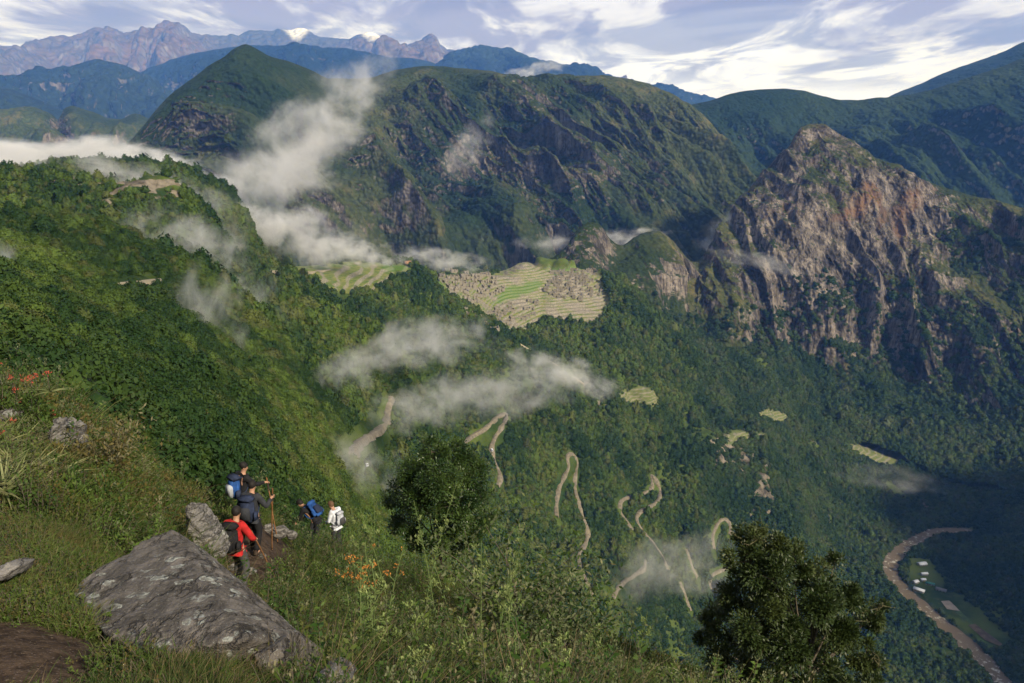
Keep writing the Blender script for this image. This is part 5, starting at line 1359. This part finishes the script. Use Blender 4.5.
# lichen shrubs
for i, (a, b, Y, sc_, w_) in enumerate([(515, 520, 17, 1.3, 'pale lichen covered shrub right of the dark tree'), (543, 545, 15, 1.25, 'pale lichen covered shrub on the slope crest at centre'), (552, 575, 13, 1.1, 'lichen shrub below the crest at centre'), (700, 665, 10, 1.1, 'lichen shrub left of the broad tree'), (240, 470, 27, 1.0, 'small pale shrub left of the leading walker'), (75, 400, 13, 1.0, 'pale twiggy shrub over the left crag')]):
    me = mk_spray(300 + i, 1.0, [m_pale, m_twig, m_bush]); p = at(a, b, Y); z0 = gz(p.x, p.y); o = link(bpy.data.objects.new('lichen_shrub', me)); o.location = (p.x, p.y, z0); s_ = max(.5, (p.z - z0)) * 1.0; o.scale = (s_, s_, s_); tag(o, w_, 'shrub')
# flowering rosettes of the knoll
m_rosl = leaf_mat('rosette_leaves', (.10, .13, .045), (.26, .27, .12), brown=(.30, .22, .12), posn=1.5)
R_fl = [mk_rosette(400 + i, 30, .34, m_rosl, m_red) for i in range(3)]; R_pl = [mk_rosette(410 + i, 30, .40, m_rosl) for i in range(3)]
rr_ = np.random.default_rng(77)
FL = [(2, 372), (14, 382), (18, 392), (30, 382), (34, 386), (50, 378), (6, 402), (52, 412), (12, 430), (2, 440), (10, 447), (38, 378), (24, 402)]
def root_at(px, py, Y, dz=0):
    p = at(px, py, Y); return Vector((p.x, p.y, max(gz(p.x, p.y), p.z - .5)))
for i, (a, b) in enumerate(FL):
    h = ghit(a, b + 10); Y = min(h.y if h else 13, 14.5) - .4
    me = R_fl[i % 3]; p = at(a, b + 14, Y); o = link(bpy.data.objects.new('flowering_rosette', me)); o.location = p; s_ = rr_.uniform(.7, 1.0); o.scale = (s_,) * 3; o.rotation_euler = (rr_.normal(0, .15), rr_.normal(0, .15), rr_.uniform(0, 6))
    tag(o, 'spiky rosette with a red flower head on the left crag', 'plant', 'red flowered rosettes on the left knoll')
for i in range(120):
    a = rr_.uniform(-10, 92); b = rr_.uniform(392, 512); h = ghit(a, b)
    if h is None or h.y > 18: continue
    o = link(bpy.data.objects.new('rosette', R_pl[i % 3])); o.location = h + Vector((0, -.2, .36)); s_ = rr_.uniform(.7, 1.25); o.scale = (s_,) * 3; o.rotation_euler = (rr_.normal(-.1, .25), rr_.normal(0, .25), rr_.uniform(0, 6))
    tag(o, 'pale spiky rosette without flower on the left knoll', 'plant', 'pale rosettes on the left knoll')

# ------------------------------------------------------------------ the ruined town
m_wall = plain('granite_masonry', (.20, .18, .145), .95, .4, .6)
def house_mesh(seed, L, W, H):
    """roofless granite house: four walls with a doorway and two gables"""
    bm = bmesh.new(); t = .9; r = random.Random(seed)
    def wall(pts):
        v = [bm.verts.new(p) for p in pts]; f = bm.faces.new(v); return f
    def slab(poly, n):
        a = [Vector(p) for p in poly]; b = [p + Vector(n) * t for p in a]
        va = [bm.verts.new(p) for p in a]; vb = [bm.verts.new(p) for p in b]; k = len(a)
        bm.faces.new(va); bm.faces.new(vb[::-1])
        for i in range(k): bm.faces.new([va[i], vb[i], vb[(i + 1) % k], va[(i + 1) % k]])
    h1 = H * r.uniform(.8, 1); 
    slab([(-L/2, -W/2, -2), (-.8, -W/2, -2), (-.8, -W/2, h1), (-L/2, -W/2, h1)], (0, 1, 0)); slab([(.8, -W/2, -2), (L/2, -W/2, -2), (L/2, -W/2, h1 * .9), (.8, -W/2, h1)], (0, 1, 0)); slab([(-.8, -W/2 + .01, H * .68), (.8, -W/2 + .01, H * .68), (.8, -W/2 + .01, h1 * .98), (-.8, -W/2 + .01, h1 * .98)], (0, .96, 0))
    slab([(-L/2, W/2, -2), (L/2, W/2, -2), (L/2, W/2, H), (-L/2, W/2, H * .85)], (0, -1, 0))
    for sx in (-1, 1): slab([(sx * L/2, -W/2 + t + .01, -2), (sx * L/2, W/2 - t - .01, -2), (sx * L/2, W/2 - t - .01, H * .82), (sx * L/2, 0, H * r.uniform(1.1, 1.45)), (sx * L/2, -W/2 + t + .01, H * .82)], (-sx, 0, 0))
    bmesh.ops.recalc_face_normals(bm, faces=bm.faces[:])
    me = bpy.data.meshes.new('stone_house'); bm.to_mesh(me); bm.free(); me.materials.append(m_wall); return me
HM = [house_mesh(i, *d) for i, d in enumerate([(9, 6, 4), (12, 6.5, 4.5), (7, 5.5, 4), (15, 7, 4.2)])]
def houses(poly, n, seed, yaw, label, group, spacing=9):
    r = np.random.default_rng(seed); xs = [p[0] for p in poly]; ys = [p[1] for p in poly]; got = []; tries = 0
    while len(got) < n and tries < 6000:
        tries += 1
        a, b = r.uniform(min(xs), max(xs)), r.uniform(min(ys), max(ys))
        if not in_poly(np.array([a]), np.array([b]), poly)[0]: continue
        h = hit(a, b, 900)
        if h is None or any((h - g).length < spacing for g in got): continue
        got.append(h); o = link(bpy.data.objects.new('stone_house', HM[r.integers(4)])); o.location = h; o.rotation_euler = (0, 0, yaw + r.choice([0, math.pi / 2], p=[.8, .2]) + r.normal(0, .08)); s_ = r.uniform(.85, 1.25); o.scale = (s_, s_, s_)
        tag(o, label, 'ruined house', group)
houses([(436, 269), (470, 273), (498, 276), (506, 290), (490, 300), (470, 303), (452, 292)], 62, 1, .5, 'roofless grey stone house in the left quarter of the ruined town', 'ruined houses of the left quarter', 8.5)
houses([(552, 272), (590, 268), (604, 294), (585, 300), (560, 298), (545, 292)], 56, 2, -.2, 'roofless grey stone house in the right quarter of the ruined town', 'ruined houses of the right quarter', 8.5)
houses([(505, 304), (545, 298), (540, 315), (520, 322), (500, 326), (488, 314)], 20, 3, .1, 'small roofless stone house low in the middle of the ruined town', 'ruined houses of the lower quarter', 10)
houses([(455, 303), (480, 316), (500, 330), (492, 333), (465, 315)], 9, 4, .6, 'stone hut in the row on the front edge of the ruined town', 'stone huts along the front edge of the ruins', 11)
# thatched guard house above the farming steps
def roofed(name, px, py, L, W, H, R_, yaw, m_w, m_r, label, cat, hitf=None, z=None, y0=900):
    h = Vector((*on_plane(px, py, z), z)) if z is not None else (hit(px, py, y0) or hit(px, py + 4, y0) or hit(px - 3, py + 8, y0))
    root = link(bpy.data.objects.new(name, None)); root.location = h; root.rotation_euler = (0, 0, yaw); tag(root, label, cat)
    V = [(-L/2, -W/2, -1.5), (L/2, -W/2, -1.5), (L/2, W/2, -1.5), (-L/2, W/2, -1.5), (-L/2, -W/2, H), (L/2, -W/2, H), (L/2, W/2, H), (-L/2, W/2, H), (-L/2, 0, H + R_ * .92), (L/2, 0, H + R_ * .92)]
    np_mesh('walls', V, [np.array([(0, 1, 5, 4), (1, 2, 6, 5), (2, 3, 7, 6), (3, 0, 4, 7), (0, 3, 2, 1)]), np.array([(4, 8, 7), (5, 6, 9)])], m_w, parent=root)
    e = .6; V = [(-L/2 - e, -W/2 - e, H - .15), (L/2 + e, -W/2 - e, H - .15), (L/2 + e, W/2 + e, H - .15), (-L/2 - e, W/2 + e, H - .15), (-L/2 - e, 0, H + R_), (L/2 + e, 0, H + R_)]
    V2 = [(a, b, c - .25) for a, b, c in V]; Vn = V + V2
    np_mesh('roof', Vn, [np.array([(0, 1, 5, 4), (2, 3, 4, 5), (6, 10, 11, 7), (8, 11, 10, 9), (0, 6, 7, 1), (2, 8, 9, 3), (0, 4, 10, 6), (4, 3, 9, 10), (1, 7, 11, 5), (5, 11, 8, 2)])], m_r, parent=root)
    wd = [(-L/2 + L * k - .5, -W/2 - .04, H * .35) for k in (.2, .5, .8)]
    for q in wd:
        np_mesh('window', [q, (q[0] + 1.0, q[1], q[2]), (q[0] + 1.0, q[1], q[2] + H * .35), (q[0], q[1], q[2] + H * .35)], [(0, 1, 2, 3)], m_hair, parent=root)
    return root
m_thatch = plain('straw_thatch', (.30, .17, .09), .95, .3, 1)
m_wroof = plain('white_sheet_roof', (.62, .64, .70), .5, .08, 1); m_pwall = plain('pale_wall', (.40, .38, .35), .9, .1, 1); m_teal = plain('teal_sheet_roof', (.04, .16, .14), .6, .15, 1); m_gwall = plain('grey_sheet_roof', (.16, .16, .17), .7, .1, 1)
roofed('hut', 408, 261, 9, 6, 3.2, 3.4, .3, m_wall, m_thatch, 'small thatched hut at the top of the farming terraces', 'hut')
for (a, b, L, W, yw, mr, lb) in [(922, 565, 13, 8, .2, m_wroof, 'white roofed building farthest up the river bend'), (924, 575, 10, 5, .1, m_wroof, 'small white roofed building second from the top by the river'), (923, 581, 7, 4, .0, m_wroof, 'smallest white roofed shed in the river clearing'), (915.5, 583, 8, 6, .4, m_wroof, 'white roofed building nearest to the river bank'),
        (919, 591, 15, 7, -.7, m_wroof, 'long white roofed building at the lower end of the group'), (930, 585, 12, 4, -.5, m_teal, 'long teal roofed shed beside the white roofed buildings'), (941, 591, 14, 7, -.6, m_gwall, 'grey roofed building between the white roofs and the pale field')]:
    roofed('building', a, b, L, W, 3.2, 1.8, yw, m_pwall, mr, lb, 'building', z=ZR + 1.5)
def field(px_poly, mat, z):
    V = [(*on_plane(a, b, z), z) for a, b in px_poly]; o = np_mesh('field', V, [tuple(range(len(V)))], mat); return tag(o, kind='structure')
m_f1 = plain('bare_field', (.26, .22, .18), .95, .15, .15); m_f2 = plain('green_field', (.05, .085, .025), .95, .3, .1); m_f3 = plain('brown_field', (.10, .075, .05), .95, .3, .1)
FIELDS = [([(941, 601), (955, 600), (967, 607), (960, 611), (947, 609)], m_f1), ([(955, 612), (968, 609), (984, 622), (972, 625)], m_f2), ([(968, 625), (985, 622), (1008, 640), (1000, 646), (985, 640)], m_f3), ([(975, 634), (985, 641), (998, 648), (990, 650), (978, 642)], m_f2)]
for i, (p_, m_) in enumerate(FIELDS): field(p_, m_, ZR + 2.6 + .02 * i)
# small bus on the hairpin road
def bus(px, py, yaw, label, s_=.8):
    h = hit(px, py, 300) or hit(px, py + 3, 300); root = link(bpy.data.objects.new('bus', None)); root.location = h + Vector((0, 0, 1.8)); root.scale = (s_,) * 3; root.rotation_euler = (0, 0, yaw); tag(root, label, 'bus')
    bm = bmesh.new(); bmesh.ops.create_cube(bm, size=1)
    for v in bm.verts: v.co = Vector((v.co.x * 2.5, v.co.y * 8.5, v.co.z * 2.5 + 1.7))
    bmesh.ops.bevel(bm, geom=bm.edges[:], offset=.25, segments=3, affect='EDGES'); me = bpy.data.meshes.new('body'); bm.to_mesh(me); bm.free(); me.materials.append(m_wroof); o = link(bpy.data.objects.new('body', me)); o.parent = root
    for sx in (-1, 1):
        x = sx * 1.262; np_mesh('window_band', [(x, -3.8, 1.9), (x, 3.8, 1.9), (x, 3.8, 2.7), (x, -3.8, 2.7)], [(0, 1, 2, 3)], m_hair, parent=root)
        for y in (-2.7, 2.7):
            V, Q = tube([(x * .8, y, .48), (x * 1.02, y, .48)], .48, 12); np_mesh('wheel', V, Q, m_hair, parent=root)
    np_mesh('windscreen', [(-1, -4.262, 1.7), (1, -4.262, 1.7), (1, -4.262, 2.7), (-1, -4.262, 2.7)], [(0, 1, 2, 3)], m_hair, parent=root)
bus(367, 469, .3, 'small white bus on the slope left of the dark tree', .45); bus(492, 452, .2, 'tiny white bus on the middle hairpin above the dark tree')
# ------------------------------------------------------------------ drifting morning mist
def mist_mat():
    m = bpy.data.materials.new('mist'); m.use_nodes = True
    t = NT.__new__(NT); t.m = m; t.t = m.node_tree; t.t.nodes.clear(); t.out = t.t.nodes.new('ShaderNodeOutputMaterial'); t.co = None
    oc = t.n('ShaderNodeTexCoord').outputs['Object']
    ln = t.n('ShaderNodeVectorMath', {0: oc}, operation='LENGTH').outputs['Value']
    info = t.n('ShaderNodeObjectInfo')
    sep = t.n('ShaderNodeSeparateColor', {0: info.outputs['Color']})
    off = t.math('MULTIPLY', info.outputs['Random'], 60.0)
    st = t.n('ShaderNodeMapping', {'Vector': oc, 'Scale': (2.5, 1.3, 1.05)}).outputs[0]
    st = t.n('ShaderNodeVectorMath', {0: st, 1: t.n('ShaderNodeCombineXYZ', {0: off, 1: off, 2: off}).outputs[0]}, operation='ADD').outputs[0]
    n = t.n('ShaderNodeTexNoise', {'Vector': st, 'Scale': sep.outputs[1], 'Detail': 6.0, 'Roughness': .66, 'Distortion': .3}).outputs[0]
    fall = t.math('SUBTRACT', 1.0, t.math('MULTIPLY', ln, ln))
    d = t.math('ADD', t.math('MULTIPLY', fall, .75), t.math('MULTIPLY', t.math('SUBTRACT', n, .5), 4.4))
    d = t.math('SUBTRACT', d, .26)
    d = t.math('POWER', t.math('MAXIMUM', d, 0.0), 1.5)
    d = t.math('MULTIPLY', d, t.rng(fall, 0.0, .55))
    dens = t.math('MULTIPLY', d, sep.outputs[0])
    v = t.n('ShaderNodeVolumePrincipled', {'Color': (1, 1, 1, 1), 'Density': dens, 'Absorption Color': (1, 1, 1, 1), 'Anisotropy': .1})
    t.t.links.new(v.outputs[0], t.out.inputs['Volume'])
    return m
m_mist = mist_mat()
IV, IF = ico(3)
me_m = raw_mesh('mist', IV, IF, m_mist, smooth_=True)
def mist(px, py, Y, rx, rz, ry, rot, dens, nsc, label):
    """rx, rz radii in px, ry depth radius in metres, rot roll in degrees (clockwise in the picture)"""
    o = link(bpy.data.objects.new('mist', me_m)); o.location = at(px, py, Y)
    k = Y / 850.0; o.scale = (rx * k, ry, rz * k); o.rotation_euler = (0, math.radians(rot), 0)
    o.color = (dens, nsc, 0, 1); tag(o, label=label, kind='stuff', cat='mist')
MI = [
 (70, 172, 880, 130, 24, 35, 4, .042, 1.3, 'thin mist hanging in front of the left crest'),
 (180, 212, 820, 95, 42, 35, 20, .034, 1.4, 'thin mist sliding down the left crags'),
 (230, 300, 520, 80, 60, 22, 30, .020, 1.5, 'faint veil over the middle of the left slope'),
 (300, 145, 1900, 130, 52, 110, -38, .019, 1.3, 'bright mist streaming up before the back range'),
 (352, 100, 1950, 80, 28, 90, -50, .013, 1.2, 'upper end of the rising mist'),
 (262, 178, 1700, 95, 36, 80, -5, .020, 1.3, 'thin foot of the rising mist'),
 (30, 162, 1500, 170, 30, 120, -2, .075, 1.1, 'white mist bank behind the left crest'),
 (165, 170, 1450, 95, 22, 90, 16, .055, 1.2, 'white mist tongue behind the left crags'),
 (145, 198, 760, 120, 34, 40, 10, .030, 1.5, 'thin veil over the left crags'),
 (290, 234, 960, 98, 38, 45, 14, .085, 1.2, 'thick white mist above the farming terraces'),
 (355, 252, 1120, 70, 18, 40, 6, .07, 1.3, 'mist wisp over the farming terraces'),
 (190, 250, 560, 95, 45, 30, 25, .050, 1.3, 'mist shred drifting on the left slope'),
 (205, 325, 285, 60, 78, 14, 15, .055, 1.2, 'vertical shred of mist over the left slope'),
 (360, 366, 400, 82, 34, 18, -26, .062, 1.1, 'dense white mist before the hairpin slope'),
 (425, 342, 600, 95, 34, 30, -8, .045, 1.2, 'broad pale mist below the ruined town'),
 (495, 392, 680, 120, 38, 32, -6, .036, 1.3, 'thin mist above the hairpin road'),
 (425, 408, 440, 80, 34, 20, -8, .050, 1.3, 'grey mist beside the upper hairpin'),
 (560, 372, 1000, 90, 24, 36, 18, .050, 1.4, 'faint mist trailing right of the hairpins'),
 (668, 568, 900, 115, 54, 34, -10, .022, 1.2, 'grey mist low over the last hairpins'),
 (350, 465, 290, 80, 45, 12, 10, .060, 1.3, 'grey mist patch behind the dark tree'),
 (735, 230, 2120, 48, 26, 50, -25, .040, 1.2, 'small cloud left of the rock peak'),
 (760, 262, 1850, 75, 12, 30, 12, .022, 1.2, 'mist streak across the rock face'),
 (625, 238, 2200, 56, 12, 50, -6, .034, 1.2, 'mist behind the small pointed hill'),
 (468, 148, 2300, 50, 24, 60, -60, .010, 1.2, 'faint wisp on the back range'),
 (440, 260, 1420, 70, 16, 40, 5, .040, 1.3, 'mist behind the ruined town'),
 (560, 246, 1950, 60, 16, 60, 5, .018, 1.2, 'pale mist at the foot of the back range'),
 (-5, 265, 200, 26, 36, 9, 0, .12, 1.1, 'mist shred at the left picture edge'),
 (890, 478, 1350, 90, 20, 40, 10, .007, 1.2, 'thin blue mist above the river bend'),
 (538, 70, 9500, 40, 10, 300, -8, .0060, 1.1, 'white cloud cap on the far blue mountain'),
]
for a in MI: mist(*a)
